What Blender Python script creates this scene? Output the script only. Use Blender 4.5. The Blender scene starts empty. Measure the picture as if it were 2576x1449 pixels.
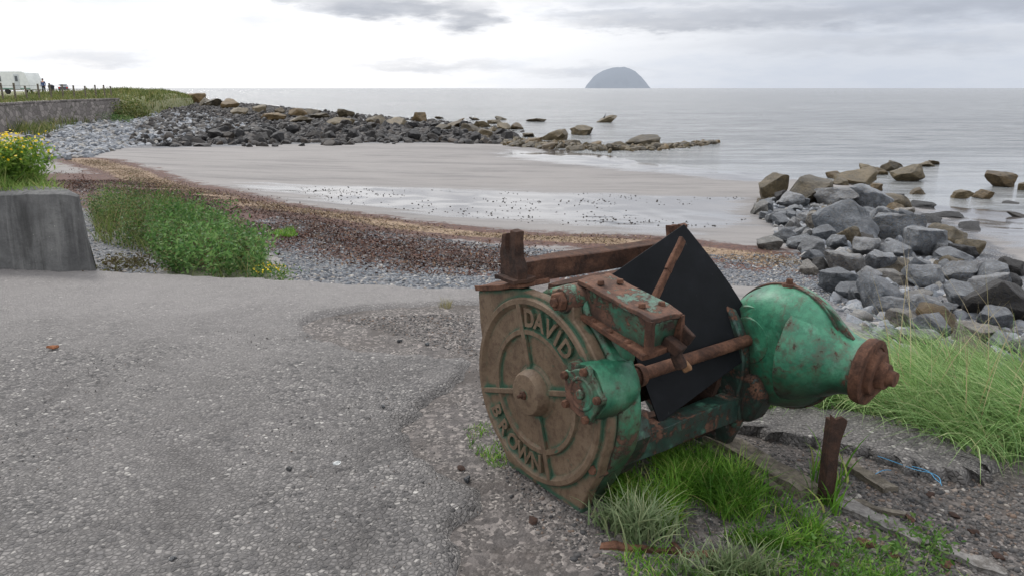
import bpy, bmesh, math, random
import numpy as np
from mathutils import Vector, Matrix, noise as mn
rng=np.random.default_rng(7); random.seed(7)
S=bpy.context.scene; COL=S.collection
S.view_settings.view_transform='Standard'; S.view_settings.look='None'; S.view_settings.exposure=0
# ------------------------------------------------------------------ camera
PIT=math.radians(15.1); CH=1.6; F=1860.0
cp,sp=math.cos(PIT),math.sin(PIT)
cam=bpy.data.cameras.new("camera"); co=bpy.data.objects.new("camera",cam); COL.objects.link(co)
co.location=(0,0,CH); co.rotation_euler=(math.radians(90)-PIT,0,0)
cam.lens=F/2576*36; cam.sensor_width=36; cam.clip_end=100000; cam.clip_start=.05
S.camera=co
def flat(px,py,z=0.0):
    a=(px-1288)/F; b=(724.5-py)/F
    d=(a,cp+b*sp,-sp+b*cp); t=(z-CH)/d[2]
    return (a*t,d[1]*t,z)
# ------------------------------------------------------------------ terrain height (surveyed spot heights)
SEA=-1.6
spots=[(250,690,0),(700,712,0),(1200,735,-.03),(1200,900,0),(300,1000,0),(700,850,0),(1300,1440,0),(2400,1400,0),(1900,1100,0),(2300,1080,0),(2500,1240,-.02),
(100,1400,0),(0,800,0),(0,700,0),(1500,900,-.02),(1900,980,-.1),(2250,960,-.2),(2560,1000,-.25),(2200,800,-.65),(2400,880,-.45),(2560,900,-.5),(2150,640,-.95),
(1200,695,-.5),(700,640,-.5),(500,690,-.08),(300,640,-.2),(480,560,-.5),(250,480,-.55),(1000,600,-.8),(600,540,-.7),(1600,640,-.85),(1900,690,-.8),
(1640,590,-1.05),(1100,540,-1.15),(1900,590,-1.15),(2000,620,-1.0),(500,470,-1.1),(230,420,-1.0),(1200,480,-1.38),(1800,520,-1.4),(900,420,-1.4),
(1300,400,-1.5),(1480,390,-1.58),(1700,414,-1.6),(1900,436,-1.6),(1500,430,-1.5),(700,370,-1.4),(1100,362,-1.42),(400,365,-1.3),(150,400,-.95),(140,340,-.8),
(300,290,-.8),(450,270,-1),(1300,372,-1.55),(1600,340,-2.1),(2200,400,-2.2),(2300,500,-1.62),(2400,520,-1.58),(2570,560,-1.5),(2500,480,-1.75),(2550,700,-1.1),
(2576,430,-2.2),(1800,360,-2.2),(600,300,-1.35),(900,310,-1.5),(1250,300,-1.9),(1000,290,-1.9),(800,272,-1.8),(2100,470,-1.5),(2050,450,-1.7)]
P=[flat(*s) for s in spots]
P+= [(-60,-3,0),(60,-3,0),(0,-5,0),(-8,2,0),(-14,5,.0),(8,2,0),(-60,30,.3),(-60,100,.0),(-50,150,-1.5),(0,150,-3),(100,150,-3.5),(400,400,-5),(-400,400,-4),(0,400,-5),(150,20,-2.5),(60,15,-1.5),(-400,0,0),(400,0,-3),(60,40,-2.5),(12,6,-.6),(20,12,-1.3)]
P=np.array(P); n=len(P)
D=np.hypot(P[:,None,0]-P[None,:,0],P[:,None,1]-P[None,:,1])
A=np.zeros((n+1,n+1)); A[:n,:n]=D+np.eye(n)*(-.02); A[:n,n]=1; A[n,:n]=1
W=np.linalg.solve(A,np.append(P[:,2],0))
def _h(i,j):
    v=np.sin(i*127.1+j*311.7)*43758.5453
    return v-np.floor(v)
def vn(x,y,sc):
    x=x*sc; y=y*sc; i=np.floor(x); j=np.floor(y); u=x-i; v=y-j; u=u*u*(3-2*u); v=v*v*(3-2*v)
    return (_h(i,j)*(1-u)+_h(i+1,j)*u)*(1-v)+(_h(i,j+1)*(1-u)+_h(i+1,j+1)*u)*v
def tz(x,y):
    x=np.atleast_1d(np.asarray(x,float)); y=np.atleast_1d(np.asarray(y,float))
    out=np.full(x.shape,W[n]).astype(float)
    for k in range(n): out+=W[k]*np.hypot(x-P[k,0],y-P[k,1])
    far=np.clip((y-7)/6,0,1)
    out+=(vn(x,y,.5)-.5)*.05*far+(vn(x+9,y,2.2)-.5)*.02*np.clip((y-4)/6,.25,1)
    return out
def site(px,py):
    z=-.6
    for _ in range(25):
        x,y,_z=flat(px,py,z); z=.5*z+.5*float(tz(x,y)[0])
    return (x,y,z)
def W2(pts): return np.array([site(a,b)[:2] for a,b in pts])
def sdpoly(X,Y,pts):
    inside=np.zeros(X.shape,bool); dm=np.full(X.shape,1e9); m=len(pts)
    for i in range(m):
        ax,ay=pts[i]; bx,by=pts[(i+1)%m]
        c=((ay>Y)!=(by>Y))&(X<(bx-ax)*(Y-ay)/(by-ay+1e-12)+ax); inside^=c
        t=np.clip(((X-ax)*(bx-ax)+(Y-ay)*(by-ay))/((bx-ax)**2+(by-ay)**2+1e-9),0,1)
        dm=np.minimum(dm,np.hypot(X-ax-t*(bx-ax),Y-ay-t*(by-ay)))
    return np.where(inside,dm,-dm)
def pmask(X,Y,pts,soft): return np.clip(.5+sdpoly(X,Y,pts)/soft,0,1)
def smask(X,Y,pts,wd):
    q=np.full(X.shape,1e9)
    for i in range(len(pts)-1):
        ax,ay=pts[i]; bx,by=pts[i+1]
        t=np.clip(((X-ax)*(bx-ax)+(Y-ay)*(by-ay))/((bx-ax)**2+(by-ay)**2+1e-9),0,1)
        w=wd[i]*(1-t)+wd[i+1]*t
        q=np.minimum(q,np.hypot(X-ax-t*(bx-ax),Y-ay-t*(by-ay))/w)
    return np.clip(1.4-q*.8,0,1)
def sample(pts,N,g=None):
    lo=pts.min(0); hi=pts.max(0); out=[]; c=0
    while c<N:
        p=rng.uniform(lo,hi,(N*3,2)); p=p[sdpoly(p[:,0],p[:,1],pts)>0]
        out.append(p); c+=len(p)
        if len(p)==0: break
    p=np.concatenate(out)[:N]
    return np.column_stack([p,tz(p[:,0],p[:,1])])
# ------------------------------------------------------------------ node helpers
class NT:
    def __init__(s,tree): s.t=tree; s.t.nodes.clear()
    def n(s,typ,ins=None,**pr):
        nd=s.t.nodes.new(typ)
        for k,v in pr.items(): setattr(nd,k,v)
        for k,v in (ins or {}).items():
            if v is None: continue
            if isinstance(v,bpy.types.NodeSocket): s.t.links.new(v,nd.inputs[k])
            else:
                if isinstance(v,tuple) and len(v)==3 and nd.inputs[k].type=='RGBA': v=v+(1,)
                nd.inputs[k].default_value=v
        return nd
    def m(s,op,a,b=None,c=None,clamp=False): return s.n('ShaderNodeMath',{0:a,1:b,2:c},operation=op,use_clamp=clamp).outputs[0]
    def vm(s,op,a,b=None): return s.n('ShaderNodeVectorMath',{0:a,1:b},operation=op).outputs[0]
    def mix(s,f,a,b,blend='MIX'): return s.n('ShaderNodeMix',{0:f,6:a,7:b},data_type='RGBA',blend_type=blend).outputs[2]
    def noise(s,vec,sc,det=4,ro=.55,dist=0): return s.n('ShaderNodeTexNoise',{'Vector':vec,'Scale':sc,'Detail':det,'Roughness':ro,'Distortion':dist}).outputs[0]
    def vor(s,vec,sc,feat='F1',r=1.0): return s.n('ShaderNodeTexVoronoi',{'Vector':vec,'Scale':sc,'Randomness':r},feature=feat)
    def ramp(s,f,stops,interp='LINEAR'):
        nd=s.n('ShaderNodeValToRGB',{0:f}); cr=nd.color_ramp; cr.interpolation=interp
        while len(cr.elements)<len(stops): cr.elements.new(.5)
        for e,(p,c) in zip(cr.elements,stops): e.position=p; e.color=(c if isinstance(c,tuple) else (c,c,c))+(1,)
        return nd.outputs[0]
    def sm(s,f,lo,hi): return s.n('ShaderNodeMapRange',{0:f,1:lo,2:hi,3:0.0,4:1.0},interpolation_type='SMOOTHSTEP').outputs[0]
    def bump(s,h,st,dist=.01,nrm=None): return s.n('ShaderNodeBump',{'Height':h,'Strength':st,'Distance':dist,'Normal':nrm}).outputs[0]
    def out(s,col,rough=.8,nrm=None,metal=0.0,spec=.4,trans=0):
        b=s.n('ShaderNodeBsdfPrincipled',{'Base Color':col,'Roughness':rough,'Normal':nrm,'Metallic':metal,'Specular IOR Level':spec})
        sh=b.outputs[0]
        if trans:
            tr=s.n('ShaderNodeBsdfTranslucent',{'Color':col}).outputs[0]
            sh=s.n('ShaderNodeMixShader',{0:trans,1:sh,2:tr}).outputs[0]
        s.n('ShaderNodeOutputMaterial',{'Surface':sh}); return b
def mat(name):
    m=bpy.data.materials.new(name); m.use_nodes=True; return m,NT(m.node_tree)
def objco(t): return t.n('ShaderNodeTexCoord').outputs['Object']
# ------------------------------------------------------------------ materials
def m_ground():
    m,t=mat("beach_ground"); v=objco(t)
    z1=t.n('ShaderNodeSeparateColor',{0:t.n('ShaderNodeAttribute',attribute_name='zone').outputs['Color']}).outputs
    z2=t.n('ShaderNodeSeparateColor',{0:t.n('ShaderNodeAttribute',attribute_name='zone2').outputs['Color']}).outputs
    nz=t.noise(v,1.7,8,.7); nf=t.noise(v,9,5,.65)
    def brk(a,amt=.9,lo=.42,hi=.58,nn=nz): return t.sm(t.m('ADD',a,t.m('MULTIPLY',t.m('SUBTRACT',nn,.5),amt)),lo,hi)
    sand=t.mix(t.noise(v,.6,6,.6),(.172,.16,.152),(.238,.223,.213))
    sand=t.mix(t.sm(t.noise(t.vm('MULTIPLY',v,(.2,1.3,1)),1.0,7,.7),.45,.68),sand,(.13,.122,.118))
    spk=t.vor(v,7); spm=t.m('MULTIPLY',t.sm(spk.outputs['Distance'],.16,.08),t.sm(nz,.52,.6))
    sand=t.mix(spm,sand,(.06,.055,.055))
    vs=t.vor(v,16); vs2=t.vor(v,36)
    shc=t.ramp(t.n('ShaderNodeSeparateColor',{0:vs.outputs['Color']}).outputs[0],[(0,(.06,.073,.088)),(.4,(.14,.158,.18)),(.75,(.22,.23,.25)),(1,(.34,.32,.3))])
    shc2=t.ramp(t.n('ShaderNodeSeparateColor',{0:vs2.outputs['Color']}).outputs[0],[(0,(.08,.08,.09)),(.5,(.18,.18,.19)),(1,(.32,.3,.27))])
    shc=t.mix(t.sm(nz,.4,.6),shc,shc2)
    shc=t.mix(t.sm(vs2.outputs['Distance'],.3,.6),shc,(.06,.06,.065))
    vd=t.vor(v,95); vd2=t.vor(v,38)
    dc=t.ramp(t.n('ShaderNodeSeparateColor',{0:vd.outputs['Color']}).outputs[0],[(0,(.032,.029,.027)),(.5,(.08,.07,.064)),(.8,(.15,.133,.122)),(1,(.3,.27,.245))])
    dc2=t.ramp(t.n('ShaderNodeSeparateColor',{0:vd2.outputs['Color']}).outputs[1],[(0,(.05,.044,.041)),(.7,(.1,.088,.082)),(1,(.24,.212,.194))])
    dc=t.mix(t.sm(nf,.45,.55),dc,dc2)
    dc=t.mix(t.sm(nz,.45,.7),dc,(.052,.042,.036))
    wc=t.ramp(t.noise(v,14,6,.75),[(.3,(.012,.005,.004)),(.47,(.05,.017,.011)),(.6,(.1,.038,.02)),(.76,(.24,.14,.07))])
    wt=t.ramp(t.noise(v,20,6,.75),[(.3,(.035,.02,.012)),(.45,(.14,.085,.05)),(.6,(.3,.215,.13)),(.75,(.42,.32,.2))])
    gc=t.ramp(t.noise(v,7,6,.7),[(.3,(.03,.035,.015)),(.6,(.07,.08,.03)),(.75,(.13,.11,.06))])
    col=t.mix(brk(z1[1],.7),sand,shc)
    col=t.mix(brk(z2[0],.35),col,dc)
    col=t.mix(brk(z1[0],1.1,.38,.52,t.noise(v,2.2,9,.78)),col,wc)
    col=t.mix(brk(z2[2],1.3,.42,.58,t.noise(v,4.2,8,.75)),col,wt)
    col=t.mix(brk(z2[1],.7),col,gc)
    wet=t.sm(t.m('ADD',z1[2],t.m('MULTIPLY',t.m('SUBTRACT',t.noise(t.vm('MULTIPLY',v,(.25,1,1)),1.1,7,.65),.5),1.0)),.15,.8)
    col=t.mix(wet,col,t.mix(1.0,col,(.5,.49,.5),'MULTIPLY'))
    film=t.sm(t.m('SUBTRACT',wet,t.m('MULTIPLY',t.noise(t.vm('MULTIPLY',v,(.5,1.4,1)),3.5,5,.7),.65)),.1,.42)
    rough=t.m('SUBTRACT',.85,t.m('MULTIPLY',wet,.42)); rough=t.m('SUBTRACT',rough,t.m('MULTIPLY',film,.36))
    h=t.m('ADD',t.m('MULTIPLY',vs.outputs['Distance'],t.m('MULTIPLY',z1[1],-1.5)),t.m('MULTIPLY',t.noise(v,22,6,.7),.6))
    h=t.m('ADD',h,t.m('MULTIPLY',vd.outputs['Distance'],-.25))
    bstr=t.m('SUBTRACT',.8,t.m('MULTIPLY',film,.775))
    t.out(col,rough,t.bump(h,bstr,.02),spec=.55)
    return m
def m_slip(name="slip_concrete",farfade=True):
    m,t=mat(name); v=objco(t)
    n1=t.noise(v,.9,7,.65); n2=t.noise(v,5,6,.7); n3=t.noise(v,60,4,.7)
    a=t.vor(v,52); b=t.vor(v,90); e=t.vor(v,52,'DISTANCE_TO_EDGE')
    ca=t.ramp(t.n('ShaderNodeSeparateColor',{0:a.outputs['Color']}).outputs[0],[(0,(.042,.041,.041)),(.3,(.105,.1,.098)),(.6,(.165,.156,.15)),(.9,(.22,.207,.196)),(.98,(.3,.285,.265)),(1,(.46,.44,.41))])
    cb=t.ramp(t.n('ShaderNodeSeparateColor',{0:b.outputs['Color']}).outputs[1],[(0,(.065,.062,.06)),(.6,(.155,.146,.14)),(.97,(.225,.212,.2)),(1,(.36,.34,.315))])
    c=t.mix(t.sm(n2,.48,.62),ca,cb)
    mortar=t.mix(n3,(.072,.068,.065),(.14,.132,.126))
    c=t.mix(t.sm(e.outputs['Distance'],.13,.03),c,mortar)
    c=t.mix(t.m('MULTIPLY',t.sm(n1,.42,.66),.42),c,t.mix(n3,(.13,.122,.117),(.22,.207,.198)))
    c=t.mix(t.m('MULTIPLY',t.sm(t.noise(v,1.3,8,.72,.8),.48,.68),.5),c,(.056,.052,.05))
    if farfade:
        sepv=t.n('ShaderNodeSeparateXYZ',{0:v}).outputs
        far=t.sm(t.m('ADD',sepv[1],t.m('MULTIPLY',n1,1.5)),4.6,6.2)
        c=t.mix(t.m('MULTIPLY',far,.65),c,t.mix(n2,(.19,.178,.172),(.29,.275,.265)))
    h=t.m('ADD',t.m('MULTIPLY',t.m('MINIMUM',e.outputs['Distance'],.25),2.6),t.m('MULTIPLY',n3,.4))
    h=t.m('ADD',h,t.m('MULTIPLY',n2,1.0))
    t.out(c,.85,t.bump(h,.9,.01),spec=.35); return m
def m_simple(name,stops,sc=6,rough=.85,bs=.5,bd=.01,det=7,spec=.35,metal=0):
    m,t=mat(name); v=objco(t); nn=t.noise(v,sc,det,.65)
    c=t.ramp(nn,stops)
    t.out(c,rough,t.bump(t.noise(v,sc*4,6,.7),bs,bd),spec=spec,metal=metal); return m
def m_rock(name,stops,warm,wamt,ran=.3,island=False,sc=2.2,top=.3):
    m,t=mat(name); tc=t.n('ShaderNodeTexCoord').outputs['Object']
    r=t.n('ShaderNodeNewGeometry').outputs['Random Per Island'] if island else t.n('ShaderNodeObjectInfo').outputs['Random']
    v=t.vm('ADD',tc,t.n('ShaderNodeCombineXYZ',{0:t.m('MULTIPLY',r,37.0),1:t.m('MULTIPLY',r,11.0)}).outputs[0]) if not island else tc
    n1=t.noise(v,sc,9,.7,.5); n2=t.noise(v,sc*7,6,.7)
    c=t.ramp(n1,stops)
    c=t.mix(t.m('MULTIPLY',t.sm(t.m('ADD',n2,t.m('MULTIPLY',r,.12)),.5,.66),wamt),c,warm)
    c=t.mix(1.0,c,t.ramp(r,[(0,1-ran),(.5,1.0),(1,1+ran)]),'MULTIPLY')
    r2=t.m('FRACT',t.m('MULTIPLY',r,7.31))
    c=t.mix(t.m('MULTIPLY',t.sm(r2,.6,.9),.55),c,t.mix(1.0,c,(1.25,1.0,.68),'MULTIPLY'))
    cr=t.vor(t.vm('ADD',v,t.n('ShaderNodeTexNoise',{'Vector':v,'Scale':sc,'Detail':5.0}).outputs[1]),sc*1.1,'DISTANCE_TO_EDGE').outputs[0]
    c=t.mix(t.m('MULTIPLY',t.sm(cr,.035,.0),.6),c,(.015,.015,.015))
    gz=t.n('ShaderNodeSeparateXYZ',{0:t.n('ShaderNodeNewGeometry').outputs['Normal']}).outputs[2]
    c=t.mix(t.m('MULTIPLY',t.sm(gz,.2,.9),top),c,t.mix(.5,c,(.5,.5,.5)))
    t.out(c,.75,t.bump(t.m('ADD',t.m('MULTIPLY',n1,1.0),t.m('MULTIPLY',n2,.35)),.9,.12 if not island else .05),spec=.4); return m
def m_pebble(name,stops):
    m,t=mat(name); r=t.n('ShaderNodeNewGeometry').outputs['Random Per Island']
    c=t.ramp(r,stops); c=t.mix(t.m('MULTIPLY',t.noise(objco(t),40,5,.7),.5),c,t.mix(1.0,c,(.4,.4,.4),'MULTIPLY'))
    t.out(c,.7,t.bump(t.noise(objco(t),60,5,.7),.4,.01)); return m
def m_leaf(name,stops,trans=.35,rough=.55,lo=(.55,.6,.5),psc=2.5):
    m,t=mat(name); r=t.n('ShaderNodeNewGeometry').outputs['Random Per Island']
    c=t.ramp(r,stops); c=t.mix(t.sm(t.noise(objco(t),psc,3,.5),.4,.65),c,t.mix(1.0,c,lo,'MULTIPLY'))
    t.out(c,rough,trans=trans,spec=.25); return m
def rustcol(t,v):
    a=t.noise(v,9,9,.75,.4); b=t.noise(v,45,6,.75)
    c=t.ramp(a,[(.28,(.02,.011,.008)),(.43,(.06,.03,.02)),(.56,(.125,.06,.037)),(.72,(.2,.11,.07))])
    return t.mix(t.m('MULTIPLY',t.sm(b,.48,.68),.65),c,(.032,.017,.012)),a,b
def m_rust(name="rusty_iron",dark=0.0):
    m,t=mat(name); v=objco(t); c,a,b=rustcol(t,v)
    if dark: c=t.mix(dark,c,(.012,.012,.012))
    h=t.m('ADD',t.m('MULTIPLY',t.noise(v,18,7,.75),1.0),t.m('MULTIPLY',b,.4))
    t.out(c,.88,t.bump(h,1.0,.008),spec=.25); return m
def m_paint(name,g1,g2,thr,rough=.42,dirt=(.075,.052,.034),dk=.5,und=.7):
    m,t=mat(name); v=objco(t); rc,a,b=rustcol(t,v)
    n1=t.noise(v,4.5,11,.74,.6); n2=t.noise(v,26,8,.75)
    g=t.mix(t.sm(t.noise(v,6,7,.65),.38,.62),g1,g2)
    g=t.mix(t.m('MULTIPLY',t.sm(t.noise(v,11,6,.7),.54,.68),.55),g,(.12,.31,.21))
    g=t.mix(t.m('MULTIPLY',t.sm(n2,.42,.62),dk),g,t.mix(1.0,g,(.4,.42,.42),'MULTIPLY'))
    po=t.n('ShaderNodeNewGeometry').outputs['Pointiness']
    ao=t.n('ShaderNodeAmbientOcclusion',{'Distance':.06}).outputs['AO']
    msk=t.m('ADD',t.m('ADD',n1,t.m('MULTIPLY',t.m('SUBTRACT',n2,.5),.45)),t.m('MULTIPLY',t.sm(po,.53,.6),.12))
    k=t.sm(msk,thr,thr+.03)
    kk=t.m('MULTIPLY',t.sm(msk,thr-.12,thr),.55)
    g=t.mix(kk,g,dirt)
    c=t.mix(k,g,rc)
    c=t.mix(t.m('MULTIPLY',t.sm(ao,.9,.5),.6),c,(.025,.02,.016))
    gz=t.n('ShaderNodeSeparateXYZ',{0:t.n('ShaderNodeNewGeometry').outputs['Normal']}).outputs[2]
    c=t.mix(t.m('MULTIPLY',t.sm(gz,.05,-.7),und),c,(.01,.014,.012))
    c=t.mix(t.m('MULTIPLY',t.sm(t.noise(v,3,6,.6),.48,.72),.45),c,dirt)
    r=t.m('ADD',t.m('MULTIPLY',k,.4),rough)
    h=t.m('ADD',t.m('MULTIPLY',k,-.8),t.m('MULTIPLY',n2,.7))
    t.out(c,r,t.bump(h,.85,.005),spec=.45); return m
def m_cover():
    m,t=mat("weathered_cover_paint"); v=objco(t)
    n1=t.noise(v,5,9,.7,.5); n2=t.noise(v,30,7,.7)
    c=t.ramp(n1,[(.3,(.075,.05,.031)),(.5,(.132,.09,.056)),(.7,(.172,.124,.082))])
    c=t.mix(t.m('MULTIPLY',t.sm(n2,.46,.64),.6),c,(.065,.037,.022))
    ao=t.n('ShaderNodeAmbientOcclusion',{'Distance':.03}).outputs['AO']
    g=t.m('MULTIPLY',t.sm(ao,.95,.7),t.sm(t.noise(v,7,5,.7),.38,.54))
    g=t.m('MAXIMUM',g,t.sm(t.noise(v,8,8,.75,.8),.625,.65))
    c=t.mix(t.m('MULTIPLY',g,.85),c,(.02,.085,.052))
    t.out(c,.66,t.bump(t.m('ADD',n2,t.noise(v,90,3,.6)),.7,.003),spec=.4); return m
M_ground=m_ground(); M_slip=m_slip(); M_padm=m_slip("slab_concrete",False)
M_rust=m_rust(); M_drust=m_rust("dark_rusty_iron",.55)
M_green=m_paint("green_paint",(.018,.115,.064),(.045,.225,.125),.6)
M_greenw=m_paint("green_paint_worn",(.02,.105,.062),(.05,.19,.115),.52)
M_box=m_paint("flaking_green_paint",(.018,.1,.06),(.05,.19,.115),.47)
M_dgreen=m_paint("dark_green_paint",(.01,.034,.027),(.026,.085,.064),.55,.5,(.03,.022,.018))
M_cover=m_cover()
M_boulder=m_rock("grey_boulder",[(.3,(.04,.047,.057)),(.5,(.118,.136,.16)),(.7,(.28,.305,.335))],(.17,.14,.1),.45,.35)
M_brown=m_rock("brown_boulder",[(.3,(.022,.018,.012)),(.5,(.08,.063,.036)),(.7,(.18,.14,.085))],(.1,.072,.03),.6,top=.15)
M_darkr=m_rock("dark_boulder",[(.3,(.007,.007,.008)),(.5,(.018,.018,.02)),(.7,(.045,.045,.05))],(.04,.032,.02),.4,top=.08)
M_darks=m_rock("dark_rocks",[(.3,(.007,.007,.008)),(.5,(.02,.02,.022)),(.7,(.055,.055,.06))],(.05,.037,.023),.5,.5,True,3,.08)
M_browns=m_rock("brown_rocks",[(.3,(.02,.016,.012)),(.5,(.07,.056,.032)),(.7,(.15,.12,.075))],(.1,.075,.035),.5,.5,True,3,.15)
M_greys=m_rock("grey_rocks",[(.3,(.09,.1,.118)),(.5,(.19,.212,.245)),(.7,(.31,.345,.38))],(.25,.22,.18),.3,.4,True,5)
M_peb=m_pebble("pebbles",[(0,(.06,.065,.075)),(.4,(.135,.15,.17)),(.75,(.225,.24,.255)),(.93,(.27,.235,.2)),(1,(.5,.47,.43))])
M_grav=m_pebble("gravel_stones",[(0,(.035,.035,.037)),(.4,(.085,.08,.076)),(.75,(.155,.143,.134)),(.95,(.16,.11,.08)),(1,(.38,.36,.33))])
M_grass=m_leaf("grass_blades",[(0,(.07,.17,.015)),(.5,(.13,.3,.03)),(.85,(.24,.4,.06)),(1,(.42,.38,.16))],psc=6,lo=(.45,.55,.45))
M_marram=m_leaf("marram_blades",[(0,(.12,.24,.07)),(.5,(.23,.38,.12)),(.88,(.36,.48,.2)),(1,(.56,.52,.3))])
M_straw=m_leaf("seed_stalks",[(0,(.36,.29,.15)),(1,(.55,.46,.3))])
M_weed=m_leaf("weed_leaves",[(0,(.04,.09,.025)),(.5,(.085,.17,.045)),(.8,(.15,.24,.07)),(1,(.26,.25,.12))],psc=1.2)
M_far=m_leaf("rough_grass",[(0,(.07,.1,.025)),(.5,(.15,.19,.05)),(.8,(.25,.25,.09)),(1,(.3,.24,.12))],.2)
M_dock=m_leaf("dock_leaves",[(0,(.06,.02,.012)),(1,(.15,.06,.035))],.1)
M_silver=m_leaf("plantain_leaves",[(0,(.15,.22,.1)),(.6,(.28,.35,.19)),(1,(.4,.42,.24))],.3)
M_yellow=m_leaf("yellow_petals",[(0,(.75,.5,.01)),(1,(.9,.7,.03))],.2)
M_sw=m_leaf("seaweed_fronds",[(0,(.014,.005,.003)),(.5,(.055,.018,.011)),(.85,(.1,.038,.02)),(1,(.2,.11,.055))],.05,.6)
M_swt=m_leaf("dry_seaweed_fronds",[(0,(.045,.026,.016)),(.45,(.155,.1,.06)),(1,(.37,.27,.16))],.05,.7)
def m_conc(name,stops):
    m,t=mat(name); v=objco(t)
    n1=t.noise(v,3,8,.7); n2=t.noise(v,28,7,.75)
    c=t.ramp(n1,stops)
    c=t.mix(t.m('MULTIPLY',t.sm(n2,.5,.7),.4),c,(.07,.07,.065))
    st=t.noise(t.vm('MULTIPLY',v,(9,9,.8)),1,6,.7); c=t.mix(t.m('MULTIPLY',t.sm(st,.5,.7),.5),c,(.24,.24,.23))
    st2=t.noise(t.vm('MULTIPLY',v,(5,5,.5)),1.3,5,.7); c=t.mix(t.m('MULTIPLY',t.sm(st2,.5,.68),.65),c,(.04,.04,.038))
    c=t.mix(t.m('MULTIPLY',t.sm(t.vor(v,15).outputs['Distance'],.1,.05),t.sm(n1,.5,.6)),c,(.38,.38,.34))
    t.out(c,.9,t.bump(t.m('ADD',n2,t.m('MULTIPLY',n1,2)),.8,.015),spec=.25); return m
M_conc=m_conc("old_concrete",[(.3,(.07,.07,.071)),(.5,(.12,.12,.119)),(.7,(.175,.175,.17))])
def m_masonry():
    m,t=mat("sea_wall_masonry"); v=t.vm('MULTIPLY',objco(t),(1,1,2)); vo=t.vor(v,1.7); e=t.vor(v,1.7,'DISTANCE_TO_EDGE').outputs[0]
    c=t.ramp(t.n('ShaderNodeSeparateColor',{0:vo.outputs['Color']}).outputs[0],[(0,(.12,.105,.1)),(.5,(.19,.17,.16)),(1,(.27,.24,.225))])
    c=t.mix(t.sm(e,.08,.02),c,(.09,.085,.07)); t.out(c,.9,t.bump(t.m('ADD',e,t.noise(v,8,5,.7)),.8,.05)); return m
M_mason=m_masonry()
def m_wood(name,a,b,c_):
    m,t=mat(name); v=objco(t); n1=t.noise(t.vm('MULTIPLY',v,(9,9,40)),1,7,.75,.6); n2=t.noise(v,16,7,.75)
    c=t.ramp(n1,[(.3,a),(.5,b),(.7,c_)]); c=t.mix(t.m('MULTIPLY',t.sm(n2,.48,.62),.7),c,(.05,.042,.034))
    t.out(c,.92,t.bump(t.m('ADD',n1,n2),1,.012)); return m
M_wood=m_wood("weathered_timber",(.06,.048,.035),(.15,.13,.1),(.26,.23,.19))
M_pale=m_wood("pale_timber",(.09,.085,.08),(.2,.19,.18),(.33,.31,.29))
def m_black():
    m,t=mat("black_board"); v=objco(t); n1=t.noise(v,7,7,.7)
    c=t.ramp(n1,[(.35,(.004,.005,.006)),(.6,(.007,.008,.01)),(.8,(.016,.017,.02))])
    sc=t.noise(t.vm('MULTIPLY',v,(60,6,30)),1,4,.7); c=t.mix(t.m('MULTIPLY',t.sm(sc,.68,.74),.3),c,(.1,.1,.1))
    t.out(c,.55,t.bump(n1,.15,.004),spec=.12); return m
M_black=m_black()
# ------------------------------------------------------------------ mesh helpers
def meta(o,label=None,category=None,group=None,kind=None):
    for k,v in (('label',label),('category',category),('group',group),('kind',kind)):
        if v: o[k]=v
    return o
def fastmesh(name,V,Fq,k):
    me=bpy.data.meshes.new(name); V=np.asarray(V,np.float32); Fq=np.asarray(Fq,np.int32)
    me.vertices.add(len(V)); me.vertices.foreach_set('co',V.ravel())
    me.loops.add(Fq.size); me.loops.foreach_set('vertex_index',Fq.ravel())
    me.polygons.add(len(Fq)); me.polygons.foreach_set('loop_start',np.arange(0,Fq.size,k,dtype=np.int32))
    me.polygons.foreach_set('loop_total',np.full(len(Fq),k,np.int32))
    me.update(calc_edges=True); me.validate(); return me
def add(name,me,ma=None,smooth=None,parent=None):
    o=bpy.data.objects.new(name,me); COL.objects.link(o)
    if ma: me.materials.append(ma)
    if smooth is not None:
        me.polygons.foreach_set('use_smooth',[True]*len(me.polygons))
        if smooth<180: me.set_sharp_from_angle(angle=math.radians(smooth))
    if parent: o.parent=parent
    return o
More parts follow.
